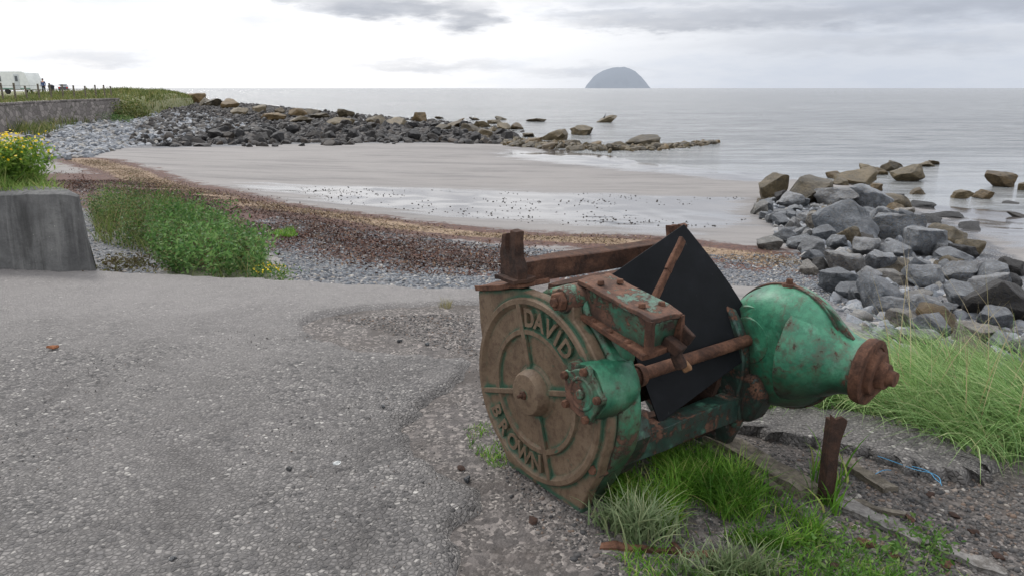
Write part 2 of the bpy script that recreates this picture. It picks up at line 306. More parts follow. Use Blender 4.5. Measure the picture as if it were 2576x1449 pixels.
class MB:
    def __init__(s): s.v=[]; s.f=[]
    def add(s,v,f):
        b=len(s.v); s.v+= [tuple(p) for p in v]; s.f+=[tuple(i+b for i in q) for q in f]; return s
    def lathe(s,o,ax,prof,n=40,cap=True):
        o=Vector(o); ax=Vector(ax).normalized(); u=ax.orthogonal().normalized(); w=ax.cross(u)
        V=[];Fc=[]
        for t,r in prof:
            for i in range(n):
                an=2*math.pi*i/n; V.append(o+ax*t+(u*math.cos(an)+w*math.sin(an))*max(r,1e-4))
        for j in range(len(prof)-1):
            for i in range(n):
                k=(i+1)%n; Fc.append((j*n+i,j*n+k,(j+1)*n+k,(j+1)*n+i))
        if cap: Fc.append(tuple(range(n))[::-1]); Fc.append(tuple((len(prof)-1)*n+i for i in range(n)))
        return s.add(V,Fc)
    def tube(s,p0,p1,r0,r1=None,n=20):
        p0=Vector(p0);p1=Vector(p1); r1=r0 if r1 is None else r1
        return s.lathe(p0,p1-p0,[(0,r0),((p1-p0).length,r1)],n)
    def prism(s,pts,ext):
        e=Vector(ext); m=len(pts); V=[Vector(p) for p in pts]+[Vector(p)+e for p in pts]
        Fc=[tuple(range(m))[::-1],tuple(range(m,2*m))]+[(i,(i+1)%m,(i+1)%m+m,i+m) for i in range(m)]
        return s.add(V,Fc)
    def box(s,c,a,b,d):
        c,a,b,d=map(Vector,(c,a,b,d)); V=[c+a*i+b*j+d*k for i in(-1,1) for j in(-1,1) for k in(-1,1)]
        return s.add(V,[(0,1,3,2),(4,6,7,5),(0,4,5,1),(2,3,7,6),(0,2,6,4),(1,5,7,3)])
    def beam(s,p0,p1,w,h,up=(0,0,1)):
        p0=Vector(p0);p1=Vector(p1); d=(p1-p0); a=d/2; u=Vector(up); b=d.cross(u).normalized(); k=b.cross(d).normalized()
        return s.box((p0+p1)/2,a,b*(w/2),k*(h/2))
    def obj(s,name,ma,parent=None,bevel=0,smooth=35,sub=0,rough=0):
        me=bpy.data.meshes.new(name); me.from_pydata(s.v,[],s.f)
        bm=bmesh.new(); bm.from_mesh(me); bmesh.ops.recalc_face_normals(bm,faces=bm.faces)
        if sub: bmesh.ops.subdivide_edges(bm,edges=bm.edges[:],cuts=sub,use_grid_fill=True)
        if rough:
            for v in bm.verts:
                q=v.co*14; v.co+=Vector((mn.noise(q),mn.noise(q+Vector((5,2,9))),mn.noise(q+Vector((1,8,3)))))*rough
        bm.to_mesh(me); bm.free()
        o=add(name,me,ma,smooth,parent)
        if bevel:
            b=o.modifiers.new('b','BEVEL'); b.width=bevel; b.segments=2; b.limit_method='ANGLE'; b.angle_limit=math.radians(40)
        return o
def blades(name,base,h,w,lean,ma,seg=4,az=None,azs=None):
    N=len(base); h=np.broadcast_to(h,N).astype(float); w=np.broadcast_to(w,N).astype(float); lean=np.broadcast_to(lean,N).astype(float)
    ph=rng.uniform(0,2*np.pi,N) if az is None else rng.normal(az,azs,N)
    dx,dy=np.cos(ph),np.sin(ph); fa=rng.uniform(0,2*np.pi,N); sx,sy=np.cos(fa),np.sin(fa)
    V=np.zeros((N,(seg+1)*2,3))
    for k in range(seg+1):
        t=k/seg; out=lean*h*t**1.8; zz=h*t*np.sqrt(np.clip(1-(np.minimum(lean,1.3)*t)**2*.45,.05,1))
        ww=w*.5*(1-t)**.6 if k<seg else w*.03
        for j,sg in enumerate((-1,1)):
            V[:,2*k+j,0]=base[:,0]+dx*out+sx*ww*sg; V[:,2*k+j,1]=base[:,1]+dy*out+sy*ww*sg; V[:,2*k+j,2]=base[:,2]+zz-.01
    m=(seg+1)*2; off=(np.arange(N)*m)[:,None]
    Fq=np.concatenate([off+np.array([[2*k,2*k+1,2*k+3,2*k+2]]) for k in range(seg)])
    return add(name,fastmesh(name,V.reshape(-1,3),Fq,4),ma,180)
def rot3(N,flatn=0):
    q=rng.normal(size=(N,4))
    if flatn: q[:,1:3]*=flatn
    q/=np.linalg.norm(q,axis=1)[:,None]; w,x,y,z=q.T
    return np.stack([np.stack([1-2*(y*y+z*z),2*(x*y-z*w),2*(x*z+y*w)],1),np.stack([2*(x*y+z*w),1-2*(x*x+z*z),2*(y*z-x*w)],1),np.stack([2*(x*z-y*w),2*(y*z+x*w),1-2*(x*x+y*y)],1)],1)
def leafcards(name,pos,size,ma,asp=.45,flatn=0):
    N=len(pos); size=np.broadcast_to(size,N)
    b=np.array([[-1,0,0],[-.3,asp,.15],[.4,asp*.8,.12],[1,0,-.15],[.4,-asp*.8,.12],[-.3,-asp,.15]])
    R=rot3(N,flatn); V=np.einsum('nij,kj->nki',R,b)*size[:,None,None]*.5+pos[:,None,:]
    Fq=np.concatenate([(np.arange(N)*6)[:,None]+np.array([[0,1,2,5]]),(np.arange(N)*6)[:,None]+np.array([[5,2,3,4]])])
    return add(name,fastmesh(name,V.reshape(-1,3),Fq,4),ma,180)
def icov(sub,seed,jit):
    bm=bmesh.new(); bmesh.ops.create_icosphere(bm,subdivisions=sub,radius=1)
    V=np.array([v.co[:] for v in bm.verts]); Fc=np.array([[v.index for v in f.verts] for f in bm.faces]); bm.free()
    o=seed*7.3
    V=np.array([Vector(v)*(1+jit*mn.noise(Vector(v)*1.3+Vector((o,o,o)))) for v in V]); return V,Fc
def rockv(seed,sub,cuts=12,jag=.08,lo=.42,hi=.8):
    V,Fc=icov(sub,seed,.3); r=np.random.default_rng(seed)
    for _ in range(cuts):
        nn=r.normal(size=3); nn/=np.linalg.norm(nn); d=r.uniform(lo,hi); q=V@nn-d; V=V-np.where(q>0,q*.94,0)[:,None]*nn
    V=np.array([Vector(v)*(1+jag*mn.fractal(Vector(v)*2.6+Vector((seed*3.1,0,0)),.9,2.1,5)) for v in V])
    V/=np.abs(V).max(0); return V,Fc
def scatter(name,pos,size,ma,kind='peb',nv=6,flatz=.6,sub=1,smooth=180):
    Vs=[];Fs=[];off=0; pos=np.asarray(pos); N=len(pos); size=np.broadcast_to(size,N); ch=rng.integers(0,nv,N)
    for k in range(nv):
        b,Fc=(icov(sub,k+3,.5) if kind=='peb' else rockv(k+31,sub,9,.05)); I=np.where(ch==k)[0]
        if len(I)==0: continue
        sc=np.column_stack([rng.uniform(.75,1.25,len(I)),rng.uniform(.6,1,len(I)),rng.uniform(flatz*.7,flatz*1.2,len(I))])
        L=b[None]*sc[:,None]
        R=rot3(len(I),.25 if kind=='peb' else .5); L=np.einsum('nij,nkj->nki',R,L)
        X=L*size[I][:,None,None]*.5+pos[I][:,None]
        Vs.append(X.reshape(-1,3)); Fs.append(((np.arange(len(I))*len(b))[:,None,None]+Fc[None]).reshape(-1,3)+off); off+=len(I)*len(b)
    return add(name,fastmesh(name,np.concatenate(Vs),np.concatenate(Fs),3),ma,smooth)
# ------------------------------------------------------------------ ground sheet
nx,ny=430,430
tx=np.linspace(-5.6,5.6,nx); gx=3.2*np.sinh(tx)
ty=np.linspace(-1.6,5.3,ny); gy=3.5+3.0*np.sinh(ty)
GX,GY=np.meshgrid(gx,gy); X=GX.ravel(); Y=GY.ravel(); Z=tz(X,Y)
EDGE=np.array([(-3.95,6.7),(-4.45,7.1),(-5.9,8.4),(-9.5,12),(-15,20),(-22,30),(-25,35),(-27.2,40),(-29,45),(-30.3,50),(-31.3,56),(-32,62),(-34,70),(-37,80),(-41,92),(-45,105),(-52,125),(-70,160)])
plate=np.vstack([EDGE,[(-420,200),(-420,6.7)]])
inside=sdpoly(X,Y,plate)
Z=np.where(inside>.3,np.minimum(Z,-.4)-.6,Z)
idx=np.arange(nx*ny).reshape(ny,nx)
Fq=np.stack([idx[:-1,:-1],idx[:-1,1:],idx[1:,1:],idx[1:,:-1]],-1).reshape(-1,4)
me=fastmesh("ground",np.column_stack([X,Y,Z]),Fq,4)
SLIP=W2([(-900,690),(0,684),(250,690),(480,700),(730,712),(1000,726),(1260,747),(1250,768),(1100,774),(930,783),(820,795),(765,820),(790,860),(930,905),(1100,900),(1190,905),(1180,960),(1060,1040),(1005,1085),(1070,1180),(1200,1260),(1180,1340),(1120,1449)])
SLIP=np.vstack([SLIP,[(-.1,1.2),(0,-2.5),(-12,-2.5),(-12,6.0)]])
seaA=W2([(215,402),(300,425),(450,478),(560,503),(750,530),(950,560),(1200,590),(1450,605),(1640,612),(1850,640),(2010,668)])
seaB=W2([(210,455),(330,475),(450,505),(600,545),(760,580),(950,622),(1150,655),(1330,685)])
shA=W2([(560,570),(700,645),(740,712),(1230,745),(1300,700),(1900,720),(2100,760),(2010,640),(1500,640),(1000,590),(700,545)])
shB=W2([(60,330),(100,410),(215,400),(300,372),(480,352),(700,330),(500,280),(280,282)])
shC=W2([(250,372),(700,364),(1300,364),(1480,384),(1760,362),(1200,300),(560,262),(450,262)])
shD=W2([(1900,510),(1990,620),(2080,760),(2250,900),(2640,1000),(2640,700),(2400,560),(2200,490),(2100,470)])
shE=W2([(190,450),(300,480),(400,560),(400,690),(250,692),(200,560)])
wetA=W2([(590,462),(900,468),(1300,482),(1880,497),(1900,550),(1700,592),(1450,570),(1100,540),(805,505)])
wetB=W2([(1250,374),(1480,384),(1900,432),(2050,455),(1900,462),(1500,425),(1250,395)])
wetC=W2([(2150,470),(2700,470),(2700,640),(2500,620),(2350,540)])
dirt=np.vstack([W2([(740,730),(1300,740),(1300,700),(1900,760),(1900,960),(2600,1040),(2700,1449)]),[(3,0),(0,-3),(-2,-3),(-.5,3),(-2,4.5)]])
grs=W2([(225,480),(420,500),(600,580),(690,640),(730,712),(400,700),(380,650)])
z1=np.zeros((len(X),4),np.float32); z2=z1.copy(); z1[:,3]=z2[:,3]=1
z1[:,0]=np.maximum(smask(X,Y,seaB,[2.4,2.2,2.0,1.6,1.35,1.15,1.0,.8]),smask(X,Y,seaA,[1.3]*11)*.64)
z2[:,2]=smask(X,Y,seaA,[.6,.6,.55,.5,.45,.45,.4,.38,.35,.45,.45])*.85
sh=np.maximum.reduce([pmask(X,Y,shA,1.0),pmask(X,Y,shB,2.0),pmask(X,Y,shC,3.0),pmask(X,Y,shD,1.2),pmask(X,Y,shE,.6)])
z1[:,1]=sh
z1[:,2]=np.maximum.reduce([pmask(X,Y,wetA,4.0),pmask(X,Y,wetB,3.5)*.85,pmask(X,Y,wetC,3),np.clip((SEA+.06-Z)/.06,0,1)])
z2[:,0]=pmask(X,Y,dirt,.5)
z2[:,1]=pmask(X,Y,grs,.7)*.7
for nm,z in (('zone',z1),('zone2',z2)):
    at=me.color_attributes.new(nm,'FLOAT_COLOR','POINT'); at.data.foreach_set('color',z.ravel())
add("ground",me,M_ground,180)["kind"]="structure"
sx=np.arange(-11,1.2,.05); sy=np.arange(-2.4,6.9,.05); SX,SY=np.meshgrid(sx,sy); Xs,Ys=SX.ravel(),SY.ravel()
sd=sdpoly(Xs,Ys,SLIP)+(vn(Xs,Ys,5)-.5)*.14+(vn(Xs,Ys,14)-.5)*.06
Zs=tz(Xs,Ys)+.038*np.clip(sd/.035,-1,1)+(vn(Xs,Ys,1.3)-.5)*.02
ii=np.arange(len(Xs)).reshape(SX.shape); Q=np.stack([ii[:-1,:-1],ii[:-1,1:],ii[1:,1:],ii[1:,:-1]],-1).reshape(-1,4)
keep=(sd[Q].max(1)>-.06)
add("slipway",fastmesh("slipway",np.column_stack([Xs,Ys,Zs]),Q[keep],4),M_slip,180)["kind"]="structure"
# ------------------------------------------------------------------ promenade (grass bank) and sea wall
rows=[0,.5,1.6,4,9,22,70,330]; Vb=[]
for i,(x,y) in enumerate(EDGE):
    for j,o in enumerate(rows):
        X_=x-o*.97; Y_=y+o*.24
        if y<66: z=[.62,.64,.68,.74,.8,.88,.9,.9][j] if y<20 else [.78,.82,.84,.86,.9,.9,.9,.9][j]
        else:
            k=math.sin(min(1,max(0,(y-66)/60))*math.pi)
            z=[float(tz(X_,Y_)[0])-.4,.0+.3*k,.5+.4*k,.8+.4*k,.85+.35*k,.9,.9,.9][j]
        Vb.append((X_,Y_,z))
R_=len(rows); Fb=[(i*R_+j,i*R_+j+1,(i+1)*R_+j+1,(i+1)*R_+j) for i in range(len(EDGE)-1) for j in range(R_-1)]
mb=MB(); mb.v=Vb; mb.f=Fb
k0=len(mb.v); mb.v+=[(EDGE[i][0]+.12,EDGE[i][1]+.12,-.9) for i in range(3)]
mb.f+=[(0,R_,k0+1,k0),(R_,2*R_,k0+2,k0+1)]
M_bank=m_simple("bank_turf",[(.3,(.06,.07,.025)),(.5,(.12,.13,.045)),(.7,(.2,.17,.09))],3)
bank=mb.obj("grass_bank",M_bank,smooth=60); bank["kind"]="structure"
mb=MB(); pts=[(x,y) for x,y in EDGE if 8<y<66]
fine=[]
for (x0,y0),(x1,y1) in zip(pts[:-1],pts[1:]):
    for k in range(4): fine.append((x0+(x1-x0)*k/4,y0+(y1-y0)*k/4))
fine.append(pts[-1])
V=[]
for i,(x,y) in enumerate(fine):
    a=fine[max(i-1,0)]; b=fine[min(i+1,len(fine)-1)]; d=Vector((b[0]-a[0],b[1]-a[1],0)).normalized(); nr=Vector((d.y,-d.x,0))
    top=.72 if y<20 else .82; c=Vector((x,y,0)); j=.02*mn.noise(Vector((x,y,0)))
    for o,z in ((.35,-1.6),(.08+j,top-.12),(.12,top-.1),(.12,top),(-.3,top),(-.3,-.5)): V.append(c+nr*o+Vector((0,0,z)))
mb.add(V,[(i*6+j,i*6+j+1,(i+1)*6+j+1,(i+1)*6+j) for i in range(len(fine)-1) for j in range(5)]+[(5,4,3,2,1,0),tuple((len(fine)-1)*6+j for j in range(6))])
meta(mb.obj("sea_wall",M_mason,smooth=30),"curved stone sea wall holding up the grassy promenade","wall")
mb=MB(); NW=26; V=[]
for i in range(NW+1):
    u=i/NW; x=-6.6+(6.6-3.66)*u; y=7.0-.62*u
    top=.60+.13*u+.02*mn.noise(Vector((x*3,0,1)))
    if u>.93: top-=.10*((u-.93)/.07)**2
    for dz,oy in ((-.35,0),(.1,.02),(.4,.035),(top-.02,.05),(top,.075),(top+.005,.4),(-.35,.45)):
        f=max(0,min(1,(dz+.35)/1.1)); xx=x-(.14*f if u>.95 else 0)*(u-.95)/.05-(.28 if oy>.3 else 0)
        V.append((xx,y+oy,dz))
mb.add(V,[(i*7+j,i*7+j+1,(i+1)*7+j+1,(i+1)*7+j) for i in range(NW) for j in range(6)]+[tuple(NW*7+j for j in range(7))])
meta(mb.obj("concrete_wall",M_conc,smooth=40,rough=.012),"weathered grey concrete wall end beside the slipway","wall")
# ------------------------------------------------------------------ sea
mt,t=mat("sea_water"); v=objco(t)
vv=t.vm('MULTIPLY',v,(.45,1,1)); a=t.noise(vv,2.2,7,.68,.3); b=t.noise(vv,.5,5,.6); c=t.noise(t.vm('MULTIPLY',v,(.25,1,1)),.045,6,.7)
h=t.m('ADD',t.m('MULTIPLY',a,.9),t.m('MULTIPLY',b,2.2))
col=t.mix(t.sm(c,.35,.65),(.16,.168,.17),(.25,.258,.258))
wv=t.noise(t.vm('MULTIPLY',v,(.22,1,1)),1.3,8,.8); wv2=t.noise(t.vm('MULTIPLY',v,(.18,1,1)),.28,8,.8)
sepy=t.n('ShaderNodeSeparateXYZ',{0:v}).outputs
calm=t.sm(sepy[1],24,50)
col=t.mix(t.m('MULTIPLY',t.m('MULTIPLY',t.sm(wv,.46,.58),.85),t.m('ADD',.3,t.m('MULTIPLY',calm,.7))),col,(.03,.034,.036))
col=t.mix(t.m('MULTIPLY',t.sm(wv2,.48,.6),.65),col,(.045,.05,.052))
t.out(col,t.m('ADD',t.m('MULTIPLY',calm,.08),.12),t.bump(h,t.m('ADD',t.m('MULTIPLY',calm,.75),t.m('MULTIPLY',t.sm(c,.4,.6),.25)),.5),spec=.5)
xs=[-60000,-3000,-300,-60,0,60,300,3000,60000]; ys=[9,25,60,150,600,3000,15000,80000]
V=[(x,y,SEA) for y in ys for x in xs]; k=len(xs)
me=bpy.data.meshes.new("sea"); me.from_pydata(V,[],[(j*k+i,j*k+i+1,(j+1)*k+i+1,(j+1)*k+i) for j in range(len(ys)-1) for i in range(k-1)])
add("sea",me,mt)["kind"]="structure"
# ------------------------------------------------------------------ island
Yi=15000
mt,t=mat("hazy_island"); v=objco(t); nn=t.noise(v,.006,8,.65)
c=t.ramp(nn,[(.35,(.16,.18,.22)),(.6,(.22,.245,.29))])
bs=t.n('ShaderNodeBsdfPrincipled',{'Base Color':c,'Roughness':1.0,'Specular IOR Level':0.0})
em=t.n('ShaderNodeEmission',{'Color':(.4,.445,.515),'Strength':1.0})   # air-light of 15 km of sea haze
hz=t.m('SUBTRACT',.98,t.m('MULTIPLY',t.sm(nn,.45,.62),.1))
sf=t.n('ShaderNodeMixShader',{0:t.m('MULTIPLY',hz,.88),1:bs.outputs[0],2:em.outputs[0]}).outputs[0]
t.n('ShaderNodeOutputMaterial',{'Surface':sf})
cx=(1553-1288)/F/1.036*Yi
prof=[(-74,0),(-70,9),(-63,17),(-55,27),(-46,33),(-37,38),(-26,42),(-12,46),(0,47),(13,47),(26,45),(38,39),(50,29),(60,18),(68,8),(74,0)]
pu=Yi/(F*.965); V=[];Fc=[]; m_=24
for i,(x,zh) in enumerate(prof):
    for j in range(m_+1):
        th=math.pi*j/m_; hw=pu*(30+.8*zh); xx=cx+x*pu
        zz=zh*pu*math.sin(th)**.7 if zh else 0; nz_=1+.07*mn.fractal(Vector((xx*.006,j*.6,0)),1,2,4)
        V.append((xx,Yi-math.cos(th)*hw,SEA-2+zz*nz_))
Fc=[(i*(m_+1)+j,i*(m_+1)+j+1,(i+1)*(m_+1)+j+1,(i+1)*(m_+1)+j) for i in range(len(prof)-1) for j in range(m_)]
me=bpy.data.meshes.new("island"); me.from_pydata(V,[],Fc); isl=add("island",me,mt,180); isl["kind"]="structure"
# ------------------------------------------------------------------ boulders
RV=[]
for k in range(12):
    V,Fc=rockv(k+1,4,12,.1,.5,.84) if k%4==3 else rockv(k+1,4,15,.09); RV.append((V,Fc))
MS={}
def rockmesh(k,ma):
    if (k,ma.name) not in MS:
        me=fastmesh("boulder",RV[k][0],RV[k][1],3); me.materials.append(ma)
        me.polygons.foreach_set('use_smooth',[True]*len(me.polygons)); me.set_sharp_from_angle(angle=math.radians(28)); MS[(k,ma.name)]=me
    return MS[(k,ma.name)]
nb=0
def boulder(x,y,z,wd,hd,ma,label,group,sink=.25):
    global nb; nb+=1
    o=bpy.data.objects.new("boulder",rockmesh(random.randrange(12),ma)); COL.objects.link(o)
    o.scale=(wd/2,wd/2*random.uniform(.7,1),hd/2/(1-sink)); o.rotation_euler=(random.uniform(-.25,.25),random.uniform(-.3,.3),random.uniform(0,6.28))
    o.location=(x,y,z+hd/2/(1-sink)*(1-2*sink)); meta(o,label,"rock",group); return o
def sz(px_,y,z): return px_/F*(y*cp+(CH-z)*sp)
LG={'g':(M_boulder,"grey angular boulder in the rock ridge on the beach"),'b':(M_brown,"brown weed-stained boulder standing at the water's edge"),'d':(M_darkr,"dark wet boulder in the rocky point"),
    'o':(M_brown,"large ochre boulder on top of the rocky point"),'k':(M_brown,"brown angular boulder at the end of the rock ridge"),'e':(M_darkr,"nearly black boulder in the rock ridge")}
GR={'g':"boulders of the near rock ridge",'k':"boulders of the near rock ridge",'e':"boulders of the near rock ridge",'b':"boulders at the water's edge",'d':"rocks of the rocky point",'o':"rocks of the rocky point"}
def place(px_,pyb,w_,h_,k,sea=False,sink=.25):
    if sea: x,y,z=flat(px_,pyb,SEA-.02)
    else: x,y,z=site(px_,pyb)
    boulder(x,y,z,sz(w_,y,z),sz(h_,y,z),LG[k][0],LG[k][1],GR[k],sink)
big=[(1945,500,100,76,'k'),(2045,508,185,76,'k'),(1990,520,80,40,'g'),(2095,520,110,52,'g'),(2180,525,110,58,'g'),(2235,520,100,36,'k'),(2125,600,175,100,'g'),(2060,575,80,46,'g'),(2250,600,130,70,'g'),(2310,640,130,72,'g'),
(2215,570,90,50,'g'),(2380,610,130,50,'k'),(2440,640,90,40,'k'),(1935,625,100,38,'g'),(2010,600,60,30,'g'),(2050,640,90,44,'g'),(2120,690,120,60,'g'),(2200,690,110,62,'g'),(2110,740,130,68,'g'),(2210,780,165,98,'g'),(2185,680,80,40,'g'),
(2330,720,110,60,'g'),(2400,700,110,55,'k'),(2330,800,120,62,'g'),(2250,650,100,48,'g'),(2420,770,100,56,'g'),(2530,800,200,110,'e'),(2350,840,120,58,'g'),(2260,820,110,50,'g'),(2500,830,120,60,'g'),(2440,870,110,66,'g'),(2300,880,110,56,'g'),(2380,900,110,50,'g'),
(2510,890,120,52,'g'),(2570,900,110,60,'g'),(2540,940,100,56,'g'),(2545,690,90,42,'e'),(2250,870,90,46,'g'),(2030,690,55,30,'g'),(2480,740,110,50,'g'),(2390,660,100,44,'g'),(2290,690,90,44,'g'),(2170,640,90,46,'g'),(2450,940,100,46,'g'),(2030,560,60,30,'g')]
for b_ in big: place(*b_)
ridge=W2([(1900,520),(1960,600),(2050,680),(2120,790),(2270,900),(2600,990),(2640,900),(2560,720),(2420,640),(2300,560),(2200,500),(2080,470)])
for p in sample(ridge,108):
    s_=random.uniform(.2,.52)
    k=random.choice('ggggggke'); boulder(p[0],p[1],p[2],s_*1.15,s_*random.uniform(.5,.8),LG[k][0],LG[k][1],GR['g'],.2)
for b_ in [(2160,462,110,30),(2100,450,50,20),(2205,440,50,22),(2235,432,50,26),(2285,455,95,38),(2180,432,60,20),(2330,420,50,14),(2250,420,50,14),(2520,470,96,38),(2575,480,40,22),(2410,500,60,22),(2470,500,60,24),(2310,490,50,16),(2350,415,40,10),(2200,480,60,20),(2120,470,50,20)]:
    place(b_[0],b_[1],b_[2],b_[3],'b',True)
for b_ in [(2320,520,90,14),(2380,545,90,14),(2440,575,100,14),(2250,540,80,16),(2340,560,80,14),(2560,545,80,8),(2400,468,60,8),(2500,430,50,6),(2420,470,40,6),(2250,500,60,12),(2540,515,60,8)]:
    place(b_[0],b_[1],b_[2],b_[3],'d')
for b_ in [(1462,340,60,30),(1400,354,88,26),(1350,307,48,7),(1527,309,48,15),(1440,368,50,18),(1340,366,60,22),(1620,366,84,24),(1560,372,60,16),(1500,372,56,18),(1680,374,44,11),(1650,372,44,14),(1730,366,36,8),(1765,364,28,6),(1790,360,18,5),(1260,303,42,10),(1240,312,56,12),(1195,303,34,5),(1160,304,24,4),(1300,326,46,14),(1270,326,56,16),(1380,376,50,15),(1330,372,50,15),(1450,380,50,14),(1540,380,44,11),(1600,380,44,10),(1330,345,50,10),(1700,368,36,8),(1105,300,30,5)]:
    place(b_[0],b_[1],b_[2],b_[3],'b',True,.35)
for b_ in [(1053,308,50,30),(1000,322,80,22),(870,300,60,22),(805,302,60,18),(745,296,50,22),(700,290,40,18),(655,287,50,20),(580,276,50,24),(535,270,60,22),(490,262,60,28),(520,268,50,22),(455,262,40,18),(600,290,60,20),(780,290,60,16),(940,312,60,22),(1110,335,60,26),(1180,338,70,26),(1220,350,60,30),(1140,325,60,20),(1210,325,60,22),(1240,340,40,20),(850,320,90,24),(760,312,80,20),(680,305,80,20)]:
    place(b_[0],b_[1],b_[2],b_[3],'o')
ptA=W2([(420,358),(700,363),(1000,359),(1290,363),(1300,342),(1130,322),(800,322),(560,330)])
for p in sample(ptA,84):
    s_=random.uniform(.5,1.05); boulder(p[0],p[1],p[2],s_,s_*.7,M_darkr,LG['d'][1],GR['d'],.15)
print("boulders",nb)
def stuff(o,label,cat): return meta(o,label,cat,kind="stuff")
pA=sample(ptA,2200); pB=sample(W2([(300,366),(1290,364),(1320,330),(900,290),(600,262),(450,262)]),4600)
pp=np.vstack([pA,pB]); stuff(scatter("rocks",pp,rng.uniform(.25,.8,len(pp)),M_darks,'rock',8,.8,2,35),"dark jumbled rocks of the rocky point","rock")
ln=np.array([flat(a,b,SEA)[:2] for a,b in [(1230,352),(1330,366),(1480,374),(1620,376),(1700,370),(1795,360)]])
seg=np.linalg.norm(np.diff(ln,axis=0),axis=1); k=rng.choice(len(seg),620,p=seg/seg.sum()); t_=rng.random(620)[:,None]
p2=ln[k]*(1-t_)+ln[k+1]*t_; wdt=np.clip(1.5*(1-(p2[:,0]-p2[:,0].min())/(np.ptp(p2[:,0]))*.8),.25,2)
p2=np.column_stack([p2[:,0]+rng.normal(0,.3,620),p2[:,1]+rng.normal(0,1,620)*wdt,np.full(620,SEA+.03)])
stuff(scatter("shore_rocks",p2,rng.uniform(.2,.75,620)*(.5+.5*wdt/1.5),M_browns,'rock',8,.7,2,40),"low brown rocks tapering into the sea","rock")
pC=sample(shB,2600); pD=sample(ridge,1500); pE=sample(W2([(100,400),(225,395),(330,368),(250,330),(120,350)]),700)
pp=np.vstack([pC,pD,pE]); s_=np.concatenate([rng.uniform(.15,.5,len(pC)),rng.uniform(.06,.26,len(pD)),rng.uniform(.2,.42,len(pE))])
stuff(scatter("stones",pp,s_,M_greys,'rock',8,.65,2,40),"blue-grey rounded stones banked on the shore","stones")
pS=sample(shA,14000); pS2=sample(W2([(1900,700),(2100,760),(2300,930),(2640,1040),(2500,900),(2200,780),(2000,640)]),3000); pS3=sample(shE,1500)
pp=np.vstack([pS,pS2,pS3]); stuff(scatter("shingle",pp,rng.uniform(.016,.06,len(pp)),M_peb,'peb',6,.55,1),"blue-grey shingle pebbles on the beach","pebbles")
gp=W2([(830,800),(1190,790),(1210,1000),(1300,1300),(1500,1449),(2576,1449),(2576,1220),(2150,1130),(1850,1100),(1500,1250),(1200,900)])
pG=sample(gp,8000); pG2=sample(np.array([(-2.2,1.6),(.4,1.6),(.4,4.4),(-2.6,4.8)]),1500); pG2[:,2]+=.038
rb=W2([(1900,1180),(2576,1215),(2640,1449),(1950,1449)]); pG3=sample(rb,1200)
pp=np.vstack([pG,pG2,pG3]); sg=np.concatenate([rng.uniform(.006,.02,len(pG))*np.where(rng.random(len(pG))<.05,1.8,1),rng.uniform(.004,.012,len(pG2)),rng.uniform(.012,.032,len(pG3))])
stuff(scatter("gravel",pp,sg,M_grav,'peb',6,.6,1),"loose gravel and pebbles around the winch","gravel")
pw=sample(wetA,1300); pw=pw[vn(pw[:,0],pw[:,1],.9)+rng.normal(0,.1,len(pw))>.58]; stuff(scatter("beach_stones",pw,rng.uniform(.02,.07,len(pw)),M_darks,'peb',6,.4,1),"small dark stones on the wet sand","stones")
# ------------------------------------------------------------------ seaweed
def along(pts,wd,N,cut=.4):
    seg=np.linalg.norm(np.diff(pts,axis=0),axis=1); k=rng.choice(len(seg),N,p=seg/seg.sum()); t_=rng.random(N)[:,None]
    p=pts[k]*(1-t_)+pts[k+1]*t_; d=pts[k+1]-pts[k]; d/=np.linalg.norm(d,axis=1)[:,None]
    p=p+np.column_stack([-d[:,1],d[:,0]])*(rng.normal(0,wd,N))[:,None]
    keep=vn(p[:,0],p[:,1],1.4)+rng.normal(0,.15,N)>cut; p=p[keep]
    return np.column_stack([p,tz(p[:,0],p[:,1])+rng.uniform(0,.025,len(p))])
q=along(seaB,.85,60000,.3); stuff(leafcards("seaweed",q,rng.uniform(.02,.075,len(q)),M_sw,.3,.2),"dark red seaweed washed up along the tide line","seaweed")
q=along(seaA,.4,26000); stuff(leafcards("dry_seaweed",q,rng.uniform(.02,.07,len(q)),M_swt,.25,.2),"dried tan seaweed along the tide line","seaweed")
# ------------------------------------------------------------------ vegetation
def grass_patch(pts,N,h0,h1,w,lean,name,label,ma=M_grass,dens=None,cut=.42,**k):
    p=sample(pts,N)
    if dens: p=p[vn(p[:,0],p[:,1],dens)+rng.normal(0,.1,len(p))>cut]
    hh=rng.uniform(h0,h1,len(p))*(.5+1.0*vn(p[:,0]+3,p[:,1],3.0))
    return stuff(blades(name,p,hh,w,rng.uniform(*lean,len(p)),ma,**k),label,"grass")
und=W2([(1500,1235),(1560,1165),(1740,1150),(1880,1215),(1990,1290),(2080,1340),(1980,1385),(1850,1370),(1700,1370),(1560,1310)])
grass_patch(und,7000,.05,.16,.006,(.3,1.2),"grass","bright green grass growing under the winch",dens=7,cut=.38)
grass_patch(W2([(1540,1400),(2000,1350),(2380,1380),(2450,1480),(1600,1480)]),3600,.02,.075,.006,(.4,1.3),"low_grass","short green grass and weeds in the gravel",dens=4,cut=.5)
grass_patch(W2([(1170,1080),(1230,1060),(1290,1180),(1250,1190),(1180,1130)]),350,.03,.08,.005,(.3,1),"grass_tuft","small grass tufts against the winch casing",dens=8)
grass_patch(W2([(2040,1180),(2090,1170),(2140,1200),(2120,1300),(2040,1290)]),60,.12,.24,.011,(.2,.8),"broad_grass","broad green grass blades beside the iron post")
mar=W2([(1870,1000),(2150,1005),(2300,950),(2640,990),(2700,1150),(2576,1240),(2400,1145),(2250,1090),(2100,1050),(1870,1045)])
